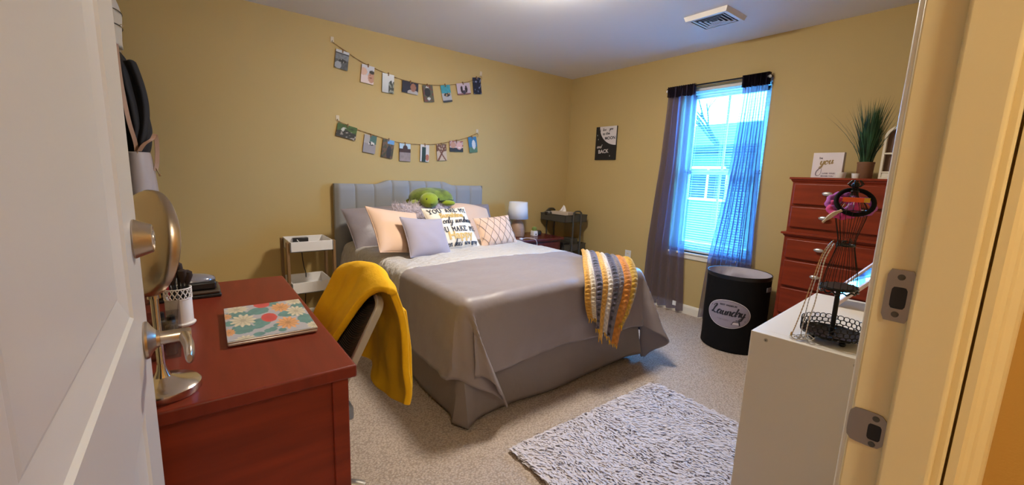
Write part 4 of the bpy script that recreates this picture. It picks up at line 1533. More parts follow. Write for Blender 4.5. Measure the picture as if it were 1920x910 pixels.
# ------------------------------------------------------------------ blind, rod, curtains
bd = empty('venetian_blind', (XE+.045, (WY0+WY1)/2, WZ1))
tag(bd, 'white venetian blind lowered over the window behind the curtains', 'blind')
by0, by1 = WY0+.008, WY1-.008
obj('head_rail', B().box(XE+.030, XE+.062, by0, by1, WZ1-.03, WZ1-.002), M['vinyl'], bd, world=True, bevel=.003)
b = B()
nsl = 66
z_top, z_bot = WZ1-.04, WZ0+.03
ta = radians(14)
for k in range(nsl):
    z = lerp(z_top, z_bot, k/(nsl-1))
    vs = []
    for i in range(4):
        t = i/3*2-1
        vs.append((XE+.046+.0125*t*cos(ta), 0, z+.0125*t*sin(ta)+.0016*(1-t*t)))
    q = [(x, by0, zz) for x, _, zz in vs]+[(x, by1, zz) for x, _, zz in vs]
    b.add(q, [(0, 1, 5, 4), (1, 2, 6, 5), (2, 3, 7, 6)])
obj('slats', b, M['blind'], bd, world=True)
obj('bottom_rail', B().box(XE+.034, XE+.058, by0, by1, WZ0+.004, WZ0+.020), M['vinyl'], bd, world=True, bevel=.003)
b = B()
for y in (lerp(by0, by1, .18), lerp(by0, by1, .5), lerp(by0, by1, .82)):
    for xo in (.0325, .0595):
        b.tube([(XE+xo, y, WZ1-.03), (XE+xo, y, WZ0+.015)], .0008, 4)
obj('ladder_cords', b, M['vinyl'], bd, world=True)

rd = empty('curtain_rod', (XE-.045, 1.945, 2.135))
tag(rd, 'thin dark curtain rod with white end caps above the window', 'curtain rod')
obj('rod', B().tube([(XE-.045, 1.495, 2.135), (XE-.045, 2.398, 2.135)], .007, 10), M['blackmetal'], rd, world=True)
for y in (1.500, 2.392):
    b = B().ell((XE-.047, y, 2.115), (.014, .016, .013), nu=16, nv=10)
    obj('end_cap', b, M['whitemetal'], rd, world=True, label='white end cap')
    obj('bracket', B().box(XE-.05, XE, y-.006, y+.006, 2.118, 2.130), M['blackmetal'], rd, world=True)

def curtain(label, rows, nf, seed, x0):
    root = empty('sheer_curtain', (x0, rows[0][1], 2.14))
    tag(root, label, 'curtain', 'sheer curtains at the window')
    def edge(z, k):
        for a, c in zip(rows, rows[1:]):
            if a[0] >= z >= c[0]:
                t = (a[0]-z)/(a[0]-c[0])
                t = t
                return lerp(a[k], c[k], t)
        return rows[-1][k]
    zt, zb = rows[0][0], rows[-1][0]
    def f(u, v):
        z = lerp(zt, zb, v)
        yl, yr = edge(z, 1), edge(z, 2)
        uu = u+.016*sin(u*nf*2*pi*1.7+seed)+.02*nz(u*5, seed, v*1.2)*(1-abs(2*u-1))
        amp = .012+.020*min(1, v*2)
        x = x0+amp*sin(uu*nf*2*pi+seed+.8*nz(u*2, v*1.5, seed))+.006*nz(u*9, v*2, seed)
        return Vector((min(x, XE-.014), lerp(yl, yr, uu), z))
    b = B().grid(140, 60, f)
    obj('drape', b, M['sheer'], root, world=True)
    b = B()
    def hdr(u, v):
        p = f(u, 0)
        z = lerp(2.150, 2.055, v)
        return Vector((x0-.012+.010*sin(u*nf*5.1*pi+seed)+.004*nz(u*30, v*3, 2), lerp(edge(zt, 1), edge(zt, 2), u), z+.012*nz(u*14, seed, 0)*v))
    b.grid(110, 8, hdr)
    b.grid(110, 8, lambda u, v: hdr(u, v)+Vector((.024, 0, 0)))
    obj('gathered_heading', b, M['sheerdark'], root, world=True, label='dark gathered heading on the rod')
    return root, f
c1, f1 = curtain('sheer grey curtain on the left of the window, falling to the carpet', [(2.145, 2.392, 2.112), (2.0, 2.398, 2.095), (1.47, 2.425, 2.072), (.66, 2.495, 2.068), (.025, 2.515, 2.022)], 5, 1.3, XE-.045)
p = f1(.90, .963)
obj('care_tag', B().box(p.x-.026, p.x-.022, p.y-.018, p.y+.018, p.z-.022, p.z+.022), M['vinyl'], c1, world=True, label='small white care tag')
curtain('sheer grey curtain on the right of the window, ending behind the laundry basket', [(2.145, 1.700, 1.495), (2.0, 1.690, 1.500), (1.47, 1.715, 1.492), (1.0, 1.76, 1.475), (.6, 1.815, 1.455), (.025, 1.85, 1.45)], 9, 4.1, XE-.045)

# ------------------------------------------------------------------ laundry basket
LBX, LBY, LBR, LBH = 3.330, 1.393, .222, .592
lb = empty('laundry_basket', (LBX, LBY, .0))
tag(lb, 'tall round black fabric laundry basket with an oval lettered label', 'laundry basket')
b = B().lathe([(.002, .004), (LBR-.006, .004), (LBR, .012), (LBR-.003, .08), (LBR+.001, .3), (LBR-.001, .5), (LBR, LBH-.03)], n=64, caps=False)
obj('basket_body', b, M['baskfab'], lb)
b = B().lathe([(LBR, LBH-.03), (LBR+.002, LBH-.026), (LBR+.002, LBH-.002), (LBR, LBH), (LBR-.004, LBH-.001)], n=64, caps=False)
obj('rim_band', b, M['black'], lb)
b = B()
def lin_(u, v):
    a = 2*pi*u
    r = (LBR-.006)*(1-.0*v)
    if v < .6:
        k = v/.6
        q = r-.004*k-.085*k*abs(nz(cos(a)*2.2, sin(a)*2.2, k*2.5))
        return Vector((q*cos(a), q*sin(a), LBH-.003-.22*k))
    k = (v-.6)/.4
    q = (r-.004-.085*abs(nz(cos(a)*2.2, sin(a)*2.2, 2.5)))*(1-k)+.001
    return Vector((q*cos(a), q*sin(a), LBH-.223+.20*abs(nz(q*11*cos(a), q*11*sin(a), 1))*min(1, k*3)))
b.grid(64, 26, lin_, closed_u=True)
obj('liner', b, M['liner'], lb, ang=180, label='crumpled pale grey inner liner')
aF = atan2(-LBY, -LBX)   # towards the doorway
def onb(x, y, off=.003):
    """x to the right along the surface as seen from the doorway, y height"""
    a = aF+(x/LBR)
    return Vector(((LBR+off)*cos(a), (LBR+off)*sin(a), y))
def oval(rx, ry, off, cx, cy, tilt=0):
    b = B()
    n, m = 48, 8
    vs = [onb(cx, cy, off)]
    for j in range(1, m+1):
        for i in range(n):
            a = 2*pi*i/n
            vs.append(onb(cx+rx*j/m*cos(a), cy+ry*j/m*sin(a), off))
    fs = [(0, 1+i, 1+(i+1) % n) for i in range(n)]
    for j in range(m-1):
        for i in range(n):
            k = (i+1) % n
            fs.append((1+j*n+i, 1+(j+1)*n+i, 1+(j+1)*n+k, 1+j*n+k))
    return b.add(vs, fs)
LCX, LCY = -.045, .300
obj('label_ring', oval(.155, .108, .002, LCX, LCY), M['labelring'], lb, label='pale oval ring round the label')
obj('label_outline', oval(.149, .102, .0028, LCX, LCY), M['baskfab'], lb)
obj('label_oval', oval(.147, .100, .0036, LCX, LCY), M['labelgrey'], lb, label='grey-lilac oval label')
def onl(x, y): return onb(LCX+x, LCY+y, .0046)
b = B()
script(b, 'Laundry', onl, -.118, -.008, .0325, w=.34, slant=.18, slope=0, thin=.4)
write(b, 'BEST  PREMIUM', onl, .0, .062, .017, bold=.0004)
b.tube([onl(-.125, .045), onl(-.117, .050)], .0016, 5)
b.tube([onl(.118, -.040), onl(.122, -.034)], .0016, 5)
b.add([onl(.030, -.074), onl(.092, -.074), onl(.084, -.036), onl(.060, -.036), onl(.058, -.041), onl(.078, -.042), onl(.080, -.048), onl(.045, -.048)], [(0, 1, 2, 6), (2, 3, 4, 5), (2, 5, 6), (0, 6, 7)])
obj('lettering', b, M['ink'], lb, smooth=False)
b = B()
write(b, 'WASH & DRY', onl, -.030, -.050, .014)
obj('faint_lettering', b, mat('faint_print', (.20, .17, .22), .6), lb, smooth=False)
b = B()
def onl2(x, y): return onb(LCX+x, LCY+y, .0052)
b.add([onl2(.036, -.070), onl2(.083, -.070), onl2(.079, -.053), onl2(.048, -.053)], [(0, 1, 2, 3)])
obj('iron_emblem', b, M['labelring'], lb, smooth=False)
b = B()
b.grid(12, 4, lambda u, v: onb(lerp(.215, .285, u), lerp(.485, .520, v), .006))
obj('handle', b, mat('grey_webbing', (.24, .23, .26), .7), lb, solid=.003, label='grey webbing handle')

# ------------------------------------------------------------------ chest of drawers
DRX, DY_A, DY_B = 3.275, .315, 1.108
ds = empty('chest_of_drawers', (3.49, .71, 0))
tag(ds, 'tall cherry red chest of drawers against the window wall', 'dresser')
XB = XE-.02
obj('lower_case', B().box(DRX+.012, XB, DY_A, DY_B, .06, .915), M['cherry'], ds, world=True, bevel=.002)
obj('upper_case', B().box(DRX+.012, XB, DY_A+.012, DY_B-.006, .945, 1.297), M['cherry'], ds, world=True, bevel=.002)
obj('plinth', B().box(DRX+.02, XB, DY_A+.01, DY_B-.01, 0, .06), M['cherry'], ds, world=True)
def crown(z0, z1, ex, name):
    pr = [(0, 0), (ex*.35, .25), (ex*.6, .55), (ex, .62), (ex, .92), (ex*.9, 1)]
    b = B()
    levels = [(e, lerp(z0, z1, t)) for e, t in pr]
    vs = []
    for e, z in levels:
        vs += [(DRX+.012-e, DY_A-e+.006, z), (XB, DY_A-e+.006, z), (XB, DY_B+e-.006, z), (DRX+.012-e, DY_B+e-.006, z)]
    n = len(levels)
    fs = [(k*4+i, k*4+(i+1) % 4, k*4+4+(i+1) % 4, k*4+4+i) for k in range(n-1) for i in range(4)]
    fs += [(0, 3, 2, 1), tuple((n-1)*4+i for i in range(4))]
    obj(name, b.add(vs, fs), M['cherry'], ds, world=True, smooth=False)
crown(1.290, 1.325, .018, 'crown_moulding')
crown(.912, .948, .024, 'waist_moulding')
kz = []
for (za, zb) in ((1.143, 1.284), (.985, 1.128), (.768, .902), (.572, .752), (.372, .556), (.172, .356)):
    d = obj('drawer', B().box(DRX-.006, DRX+.013, DY_A+.03, DY_B-.022, za, zb), M['cherry'], ds, world=True, bevel=.007, seg=3)
    zc = {1.143: 1.221, .985: 1.062, .768: .850, .572: .667, .372: .464, .172: .264}[za]
    for y in (.886, .54):
        b = B().ell((DRX-.026, y, zc), (.011, .030, .014), nu=20, nv=10).tube([(DRX-.007, y, zc), (DRX-.022, y, zc)], .006, 10)
        o = obj('knob', b, M['silver'], d, ang=180, label='oval silver knob')
        o.data.transform(Matrix.Translation(ds.location).inverted())
DZ = 1.325
# lettered block
sg = empty('sign_block', (3.452, .968, DZ), radians(-4))
tag(sg, 'square white sign block with gold script lettering, on the red chest of drawers', 'sign')
SW, SH = .178, .172
obj('block', B().box(0, .035, -SW/2, SW/2, 0, SH), M['signwhite'], sg, bevel=.002)
def ons(x, y): return Vector((-.0012, -x, SH/2+y))
b = B()
script(b, 'you', ons, -.044, .004, .026, w=.34, slant=.12, slope=.12)
b2 = B()
write(b2, 'be', ons, -.040, .044, .020, bold=.0006)
write(b2, 'LOVE  WHAT', ons, .018, -.058, .0135, bold=.0003)
write(b2, 'MAKES YOU', ons, .008, -.076, .0135, bold=.0003)
ribbon(b2, [(-.036, -.012), (-.058, -.040), (-.060, -.064), (-.044, -.068), (-.032, -.052), (-.030, -.020)], ons, .0055)
obj('gold_lettering', b, M['signgold'], sg, smooth=False)
obj('grey_lettering', b2, M['signgrey'], sg, smooth=False)
for k, (x, y, r, lbx) in enumerate([(3.40, .872, .030, 'small white cup in front of the sign block'), (3.44, .800, .024, 'smaller white cup between the sign block and the potted grass')]):
    b = B().lathe([(.002, .0), (r*.78, 0), (r*.85, .003), (r, .040-.006*k), (r-.002, .040-.006*k), (r*.8, .006), (.002, .006)], c=(x, y, DZ), n=28, caps=False)
    tag(obj('small_cup', b, M['whitemetal']), lbx, 'cup')
# potted grass
pg = empty('potted_grass', (3.47, .765, DZ))
tag(pg, 'tall green ornamental grass in a brown clay pot', 'plant')
b = B().lathe([(.002, 0), (.038, 0), (.041, .004), (.044, .095), (.046, .100), (.046, .108), (.041, .108), (.040, .09), (.002, .088)], n=32, caps=False)
obj('pot', b, M['terracotta'], pg)
b = B()
for k in range(420):
    a = random.uniform(0, 2*pi)
    r = .030*sqrt(random.random())
    l = random.uniform(.20, .43)
    if random.random() < .12: l *= .5
    sp = random.uniform(.0, .24)*(1.2-l)
    if random.random() < .07: sp += .22
    base = Vector((r*cos(a), r*sin(a), .09))
    ex, ey = cos(a+random.uniform(-.5, .5)), sin(a+random.uniform(-.5, .5))
    w_ = random.uniform(.0020, .0040)
    sd = Vector((-ey, ex, 0))*w_
    pts = []
    for i in range(6):
        t = i/5
        pts.append(base+Vector((ex*sp*l*(t*.6+t*t*.9), ey*sp*l*(t*.6+t*t*.9), l*(t-.16*sp*t*t))))
    vs = []
    for i, p in enumerate(pts):
        k2 = (1-(i/5)**2)
        vs += [p-sd*k2, p+sd*k2]
    b.add(vs, [(2*i, 2*i+1, 2*i+3, 2*i+2) for i in range(5)])
obj('foliage', b, M['leaf'], pg)
# arched white box
aw = empty('arched_cabinet', (3.45, .60, DZ))
tag(aw, 'white arched mini cabinet with brown backed panes, on the red chest of drawers', 'jewelry box')
def arch(w, z0, h, n=20):
    pts = [(-w, z0)]
    ys = h-w*.8
    pts.append((-w, ys))
    for i in range(1, n):
        t = pi-pi*i/n
        pts.append((w*cos(t), ys+w*.8*sin(t)))
    pts += [(w, ys), (w, z0)]
    return pts
AH, AWD = .335, .090
b = B().prism(arch(AWD, 0, AH), lambda y, z: Vector((.03, -y, z)), lambda y, z: Vector((.07, -y, z)))
obj('cabinet_back', b, mat('brown_backing', (.14, .075, .05), .6), aw, ang=40)
b = B()
A1, A2 = arch(AWD, 0, AH), arch(AWD-.012, .014, AH-.014)
n = len(A1)
vs = [Vector((0, -y, z)) for y, z in A1]+[Vector((0, -y, z)) for y, z in A2]+[Vector((.03, -y, z)) for y, z in A1]+[Vector((.03, -y, z)) for y, z in A2]
fs = []
for i in range(n):
    j = (i+1) % n
    fs += [(i, j, n+j, n+i), (2*n+i, 2*n+j, j, i), (n+i, n+j, 3*n+j, 3*n+i)]
b.add(vs, fs)
for z in (.045, .16):
    b.box(.0, .03, -AWD+.01, AWD-.01, z-.005, z+.005)
b.box(.0, .03, -.004, .004, .014, AH-.014)
obj('arched_frame', b, M['trim'], aw, smooth=False)
obj('drawer', B().box(.002, .03, -AWD+.014, AWD-.014, .014, .038), M['trim'], aw, bevel=.002)

# ------------------------------------------------------------------ white cabinet by the doorway
CZ = .80
CR = radians(3.5)
wc = empty('white_cabinet', (1.400, .528, 0), CR)
tag(wc, 'white laminate cube cabinet in the foreground beside the doorway', 'cabinet')
CWX, CDY, ctk = .765, .395, .038
b = B().box(0, ctk, -CDY, 0, 0, CZ)
obj('side_panel', b, M['white'], wc, bevel=.0015)
obj('side_panel', B().box(CWX-ctk, CWX, -CDY, 0, 0, CZ), M['white'], wc, bevel=.0015)
obj('top_panel', B().box(ctk+.0003, CWX-ctk-.0003, -CDY, .0, CZ-ctk, CZ), M['white'], wc, bevel=.0015)
obj('bottom_panel', B().box(ctk, CWX-ctk, -CDY, 0, .0, ctk), M['white'], wc, bevel=.0015)
obj('back_panel', B().box(ctk, CWX-ctk, -CDY, -CDY+.006, ctk, CZ-ctk), M['white'], wc)
b = B().box(CWX/2-.008, CWX/2+.008, -CDY+.006, -.002, ctk, CZ-ctk)
obj('divider', b, M['white'], wc)
obj('shelf', B().box(ctk, CWX/2-.008, -CDY+.006, -.002, CZ/2-.008, CZ/2+.008).box(CWX/2+.008, CWX-ctk, -CDY+.006, -.002, CZ/2-.008, CZ/2+.008), M['white'], wc)
for y in (-.045, -.268):
    T = Matrix.Translation((0, y, CZ-.019)) @ Matrix.Rotation(radians(-90), 4, 'Y')
    b = B().lathe([(.0058, -.001), (.0058, .0012), (.0050, .0018), (.0024, .0018), (.0020, .0004), (.0005, .0004)], n=18, T=T, caps=False)
    obj('screw', b, M['steel'], wc)
    b = B().lathe([(.0005, .0006), (.0022, .0006)], n=6, T=T, caps=False)
    obj('screw_socket', b, M['black'], wc)

# jewellery dress form
JX, JY = 1.530, .352
jf = empty('jewelry_stand', (JX, JY, CZ))
tag(jf, 'black wire dress form jewelry stand with a chain-edged tray foot', 'jewelry stand')
b = B()
n = 40
b.lathe([(.002, .012), (.050, .012), (.066, .016), (.078, .024), (.080, .028), (.064, .022), (.002, .018)], n=n, caps=False)
for v_ in b.v:
    a = atan2(v_.y, v_.x)
    k = 1+.05*cos(a*8)
    v_.x *= k; v_.y *= k
obj('tray_foot', b, M['blackmetal'], jf)
b = B()
for zr in (.028, .041, .054):
    for k in range(32):
        a = 2*pi*(k+.5*(zr == .041))/32
        c_ = Vector((.079*cos(a), .079*sin(a), zr))
        tx, ty = -sin(a), cos(a)
        b.tube([c_+Vector((tx*.0086*cos(t), ty*.0086*cos(t), .0074*sin(t))) for t in [2*pi*i/12 for i in range(12)]], .0013, 5, closed=True)
obj('chain_edge', b, M['blackmetal'], jf)
for k in range(4):
    a = pi/4+pi/2*k
    b = B().ell((.055*cos(a), .055*sin(a), .007), (.009, .009, .007), nu=12, nv=8)
    obj('ball_foot', b, M['blackmetal'], jf, ang=180)
b = B().tube([(0, 0, .018), (0, 0, .17)], .0065, 12)
obj('post', b, M['blackmetal'], jf)
prof = [(.058, .168), (.056, .185), (.050, .22), (.038, .26), (.029, .295), (.031, .320), (.042, .355), (.050, .385), (.048, .405), (.034, .425), (.014, .440), (.010, .462)]
b = B()
for k in range(16):
    a = 2*pi*k/16
    b.tube(smooth_pts([(r*cos(a), r*.72*sin(a), z) for r, z in prof], 3), .0008, 5)
for r, z, w_ in ((.058, .168, .003), (.029, .296, .0028), (.048, .400, .0016), (.012, .455, .002)):
    b.tube([(r*cos(t), r*.72*sin(t), z) for t in [2*pi*i/32 for i in range(32)]], w_, 6, closed=True)
obj('wire_form', b, M['blackmetal'], jf)
b = B()
for s_, (zz, rr_) in enumerate(((.168, .058), (.158, .060))):
    b.tube([((rr_+.0025*sin(12*t))*cos(t), (rr_+.0025*sin(12*t))*.75*sin(t), zz+.003*cos(12*t)) for t in [2*pi*i/96 for i in range(96)]], .0028, 6, closed=True)
b.lathe([(.003, .163), (.058, .163), (.058, .172), (.003, .172)], n=32, caps=False, sy=.74)
obj('hip_plate', b, M['blackmetal'], jf)
b = B()
for sx in (-1, 1):
    for q in range(2):
        b.tube([(sx*(.036+.011*t/5*cos(t)), .012*q, .302+.011*t/5*sin(t)*(1 if q else -1)) for t in [i*.5 for i in range(14)]], .0014, 5)
obj('scroll_arms', b, M['blackmetal'], jf)
b = B().ell((0, 0, .473), (.010, .010, .010), nu=14, nv=8)
for k in range(6):
    a = 2*pi*k/6
    b.tube([(.010*cos(a), .010*sin(a), .468), (.019*cos(a), .019*sin(a), .476), (.010*cos(a), .010*sin(a), .487)], .0018, 5)
obj('finial', b, M['blackmetal'], jf)

# direction helpers around the stand: right as seen from the doorway
vdir = Vector((JX, JY, 0)).normalized()
vr = Vector((vdir.y, -vdir.x, 0))
def jp(r, f, z): return Vector((JX, JY, CZ+z))+vr*r-vdir*f   # r right, f towards the doorway
def chain(name, pts, m, label, r=.0011, pend=None):
    root = empty(name, tuple(pts[0]))
    tag(root, label, 'necklace')
    sp = smooth_pts(pts, 14)
    rs = [r*(1.5 if i % 2 else .7) for i in range(len(sp))]
    obj('chain', B().tube(sp, rs, 6), m, root, world=True)
    if pend is not None:
        b = B().ell(tuple(pend), (.006, .003, .008), nu=12, nv=8)
        obj('pendant', b, m, root, world=True, ang=180)
chain('necklace', [jp(-.030, .02, .31), jp(-.050, .045, .27), jp(-.062, .055, .20), jp(-.074, .060, .12), jp(-.086, .066, .05), jp(-.094, .070, .012)], M['gold'], 'gold chain necklace hanging nearest the front left of the wire form', .0013, jp(-.095, .071, .012))
chain('necklace', [jp(-.032, .018, .305), jp(-.048, .038, .26), jp(-.056, .048, .20), jp(-.066, .052, .12), jp(-.070, .056, .06), jp(-.072, .066, .010)], M['silver'], 'silver chain necklace hanging just behind the gold one', .0012, jp(-.072, .068, .012))
chain('necklace', [jp(-.028, .015, .30), jp(-.043, .03, .25), jp(-.047, .04, .19), jp(-.050, .050, .12), jp(-.056, .078, .075), jp(-.058, .092, .020), jp(-.050, .096, .010)], M['silver'], 'short beaded silver necklace reaching the tray edge beside the post', .0015)
b = B()
for q in range(4):
    c_ = jp(-.085+.012*q, .074, .006+.003*q)
    b.tube([c_+Vector((.014*cos(t), .014*sin(t), .003*sin(3*t))) for t in [2*pi*i/20 for i in range(20)]], .0018, 5, closed=True)
tag(obj('bracelet_pile', b, M['silver']), 'small heap of silver bracelets at the foot of the wire form', 'bracelets')

def torus(c_, axis, R, r, n=32, k=10, wob=0):
    b = B()
    z = axis.normalized()
    x = z.orthogonal().normalized()
    y = z.cross(x)
    pts = [Vector(c_)+x*R*cos(t)*1.0+y*R*sin(t) for t in [2*pi*i/n for i in range(n)]]
    rs = [r*(1+wob*sin(9*2*pi*i/n)) for i in range(n)]
    return b.tube(pts, rs, k, closed=True)
ax = (-vdir*.80+Vector((0, 0, .62))+vr*.18)
tag(obj('headband', torus(jp(.004, .012, .425), ax, .044, .0062), M['baskfab'], ang=180), 'black padded hair band looped round the neck of the wire form', 'hair band')
ax2 = (-vdir*.75+Vector((0, 0, .65)))
tag(obj('scrunchie', torus(jp(-.020, .010, .405), ax2, .030, .010, wob=.22), M['pink'], ang=180), 'bright pink scrunchie on the front of the wire form', 'scrunchie')
tag(obj('scrunchie', torus(jp(-.026, -.004, .420), ax2, .030, .010, wob=.22), M['purple'], ang=180), 'violet scrunchie showing at the left behind the black hair band', 'scrunchie')
tag(obj('scrunchie', torus(jp(.022, .004, .412), ax2, .026, .008, wob=.22), M['purple'], ang=180), 'violet scrunchie inside the black hair band at the right', 'scrunchie')
hc_ = empty('hair_clip', tuple(jp(.010, .058, .432)))
tag(hc_, 'flat orange and yellow hair clip across the black hair band', 'hair clip')
def clipbox(r0, r1):
    q = [jp(r, f, z) for r in (r0, r1) for f in (.056, .061) for z in (.4255, .4385)]
    return B().add(q, [(0, 1, 3, 2), (4, 6, 7, 5), (0, 4, 5, 1), (2, 3, 7, 6), (0, 2, 6, 4), (1, 5, 7, 3)])
obj('orange_bar', clipbox(-.024, .023), M['orange'], hc_, world=True, smooth=False)
obj('yellow_end', clipbox(.0232, .036), M['mustard'], hc_, world=True, smooth=False)
rb = B()
rb.tube(smooth_pts([jp(-.022, .05, .40), jp(-.040, .055, .388), jp(-.062, .06, .362)], 5), [.004]*4+[.006]*4+[.003]*3, 8)
tag(obj('hair_tie', rb, M['beigebox']), 'tan hair tie end sticking out to the left of the wire form', 'hair tie')

# leaning mirror in a pale frame
mf = empty('framed_mirror', (1.965, .405, CZ))
nz_ = Vector((-.35, .72, .59)).normalized()
yy_ = (Vector((0, 0, 1))-nz_*nz_.z).normalized()
xx_ = yy_.cross(nz_)
mm = Matrix((xx_, yy_, nz_)).transposed().to_4x4()
mm.translation = (2.06, .415, CZ+.10)
mm = mm @ Matrix.Rotation(radians(-14), 4, 'Z')
tag(mf, 'small mirror in a pale pink frame leaning behind the wire dress form', 'mirror')
b = B()
for (x0, x1, y0, y1) in ((-.075, -.060, -.10, .10), (.060, .075, -.10, .10), (-.060, .060, -.10, -.085), (-.060, .060, .085, .10)):
    b.box(x0, x1, y0, y1, -.006, .006, T=mm)
obj('frame', b, M['pinkframe'], mf, world=True, smooth=False)
obj('mirror_glass', B().box(-.06, .06, -.085, .085, -.003, .002, T=mm), M['mirror'], mf, world=True, smooth=False)
b = B().box(-.01, .01, -.09, .06, -.012, -.008, T=mm)
obj('easel_leg', b, M['black'], mf, world=True)
b = B()
cw = Vector((1.70, .43, CZ))
b.grid(16, 12, lambda u, v: cw+Vector((lerp(-.06, .07, u), lerp(-.035, .035, v), .010+.030*abs(nz(u*4, v*4, 8)))))
tag(obj('plastic_wrapper', b, M['clear']), 'crumpled clear plastic wrapper behind the wire dress form', 'wrapper')

# ------------------------------------------------------------------ shag rug
rg = empty('shag_rug', (1.62, .97, 0))
tag(rg, 'pale lilac shaggy rug with brown-tipped tufts on the carpet', 'rug')
RX0, RX1, RY0, RY1 = 1.08, 2.19, .58, 1.365
obj('backing', B().box(RX0+.01, RX1-.01, RY0+.01, RY1-.01, .001, .014), mat('rug_backing', (.58, .53, .57), .9), rg, world=True, smooth=False)
pile = {0: B(), 1: B()}
for k in range(30000):
    x, y = random.uniform(RX0, RX1), random.uniform(RY0, RY1)
    dark = k >= 28500
    an = .9*nz(x*3, y*3, 5)+random.uniform(-.5, .5)-1.35
    if dark and nz(x*6, y*6, 1) < -.12:
        continue
    l = random.uniform(.014, .028) if dark else random.uniform(.030, .050)
    lean = random.uniform(1.2, 1.45)
    d = Vector((cos(an)*sin(lean), sin(an)*sin(lean), cos(lean)))
    p = Vector((x, y, .022 if dark else random.uniform(.010, .018)))
    w_ = random.uniform(.0016, .0030) if dark else random.uniform(.0040, .0070)
    sd = Vector((-d.y, d.x, 0)).normalized()*w_
    m1 = p+d*l*.55+Vector((0, 0, .004))
    m2 = p+d*l
    m2.z = max(.006, m2.z-.004)
    pile[1 if dark else 0].add([p-sd, p+sd, m1+sd*.9, m1-sd*.9, m2+sd*.35, m2-sd*.35], [(0, 1, 2, 3), (3, 2, 4, 5)])
tag(obj('pale_pile', pile[0], mat('pale_lilac_yarn', (.66, .61, .655), .9, sheen=.3), rg, world=True), kind='stuff')
tag(obj('brown_pile', pile[1], mat('brown_yarn', (.11, .075, .075), .9), rg, world=True, label='brown tufts'), kind='stuff')

# ------------------------------------------------------------------ photo garlands
def ell_(u, v, cx, cy, rx, ry): return ((u-cx)/rx)**2+((v-cy)/ry)**2 < 1
def shade(c, k): return tuple(x*k for x in c)
SK, SK2 = (.62, .36, .26), (.50, .26, .17)
def ph(i):
    """each print is its own picture: v runs up"""
    def f(u, v):
        n = nz(u*6+i*7, v*6, i)
        if i == 0:
            if v > .86: return (.55, .56, .58)
            if v > .80: return (.02, .02, .025)
            if ell_(u, v, .25, .18, .25, .20): return (.33, .34, .37)
            if ell_(u, v, .55, .45, .3, .10): return (.02, .02, .02) if n > -.1 else (.4, .38, .36)
            return shade((.17, .18, .20), 1+.4*n) if v > .5 else shade((.075, .08, .085), 1+.4*n)
        if i == 1:
            if ell_(u, v, .82, .66, .22, .10): return (.03, .02, .015)
            if ell_(u, v, .80, .38, .26, .32): return (.28, .09, .05) if ell_(u, v, .75, .34, .12, .04) or ell_(u, v, .70, .50, .06, .04) else SK2
            if ell_(u, v, .16, .62, .30, .20): return (.64, .40, .30)
            if v < .45: return (.72, .58, .55)
            return (.56, .56, .60)
        if i == 2:
            if u > .55 and v < .62+n*.2: return (.05, .055, .045) if n > -.15 else (.25, .27, .22)
            return shade((.62, .63, .62), .8+.35*v)
        if i == 3:
            if ell_(u, v, .68, .55, .17, .36): return (.30, .13, .08)
            if ell_(u, v, .68, .10, .35, .25): return (.42, .38, .36)
            return (.012, .012, .03)
        if i == 4:
            if ell_(u, v, .5, .20, .16, .09): return (.6, .6, .58)
            if ell_(u, v, .42, .58, .3, .26): return (.02, .02, .022)
            if ell_(u, v, .45, .86, .14, .09): return (.55, .50, .45)
            return (.16, .05, .04) if n > .1 else (.10, .10, .06)
        if i == 5:
            if v > .52: return shade((.05, .30, .36), 1+.3*n)
            if ell_(u, v, .55, .45, .35, .13): return (.03, .03, .03) if n > -.1 else (.45, .28, .15)
            return (.42, .42, .45) if v > .12 else (.05, .05, .06)
        if i == 6:
            if ell_(u, v, .35, .45, .09, .32) or ell_(u, v, .68, .45, .09, .32): return (.03, .015, .015)
            if ell_(u, v, .5, .2, .12, .18): return (.05, .04, .06)
            return (.56, .45, .52) if v > .12 else (.25, .10, .09)
        if i == 7:
            return (.20, .22, .35) if n > .36 else (.008, .010, .03)
        if i == 8:
            if ell_(u, v, .36, .60, .13, .17) and n > -.2: return (.60, .58, .50)
            if v > .62-.35*abs(u-.5): return shade((.05, .10, .015), 1+.6*n)
            return (.02, .018, .012) if n < .28 else (.35, .30, .26)
        if i == 9:
            if ell_(u, v, .62, .54, .24, .10): return (.65, .62, .58) if n > 0 else (.02, .02, .02)
            if u > .45 and v > .52: return (.06, .14, .12)
            return (.30, .27, .27) if v < .52 else (.40, .36, .33)
        if i == 10:
            if u > .42 and v > .78: return (.13, .33, .62)
            if ell_(u, v, .62, .32, .22, .36): return (.025, .022, .025)
            return (.14, .075, .04) if n > 0 else (.06, .06, .03)
        if i == 11:
            if v > .72 and not ell_(u, v, .52, .72, .22, .20): return (.42, .56, .66)
            if v > .50: return (.05, .018, .012)
            return shade((.30, .24, .23), 1+.2*n)
        if i == 12:
            if .18 < u < .62 and v < .86: return (.015, .04, .03)
            if ell_(u, v, .80, .25, .2, .2): return (.40, .14, .08)
            return (.62, .58, .55)
        if i == 13:
            if abs((u-.1)-v*.9) < .09 or abs((.9-u)-v) < .07: return (.16, .055, .02)
            if v > .55: return (.14, .06, .03) if n > -.1 else (.5, .35, .22)
            return (.55, .42, .30)
        if i == 14:
            if ell_(u, v, .26, .62, .19, .30): return SK2
            if ell_(u, v, .72, .55, .21, .36): return (.66, .38, .32) if not ell_(u, v, .72, .40, .10, .05) else (.75, .65, .6)
            if v < .35: return (.03, .03, .03)
            return (.30, .08, .07) if n > 0 else (.5, .38, .32)
        if ell_(u, v, .6, .5, .22, .3): return (.60, .62, .66)
        return (.04, .17, .33) if v > .35 else (.10, .20, .12)
    return f
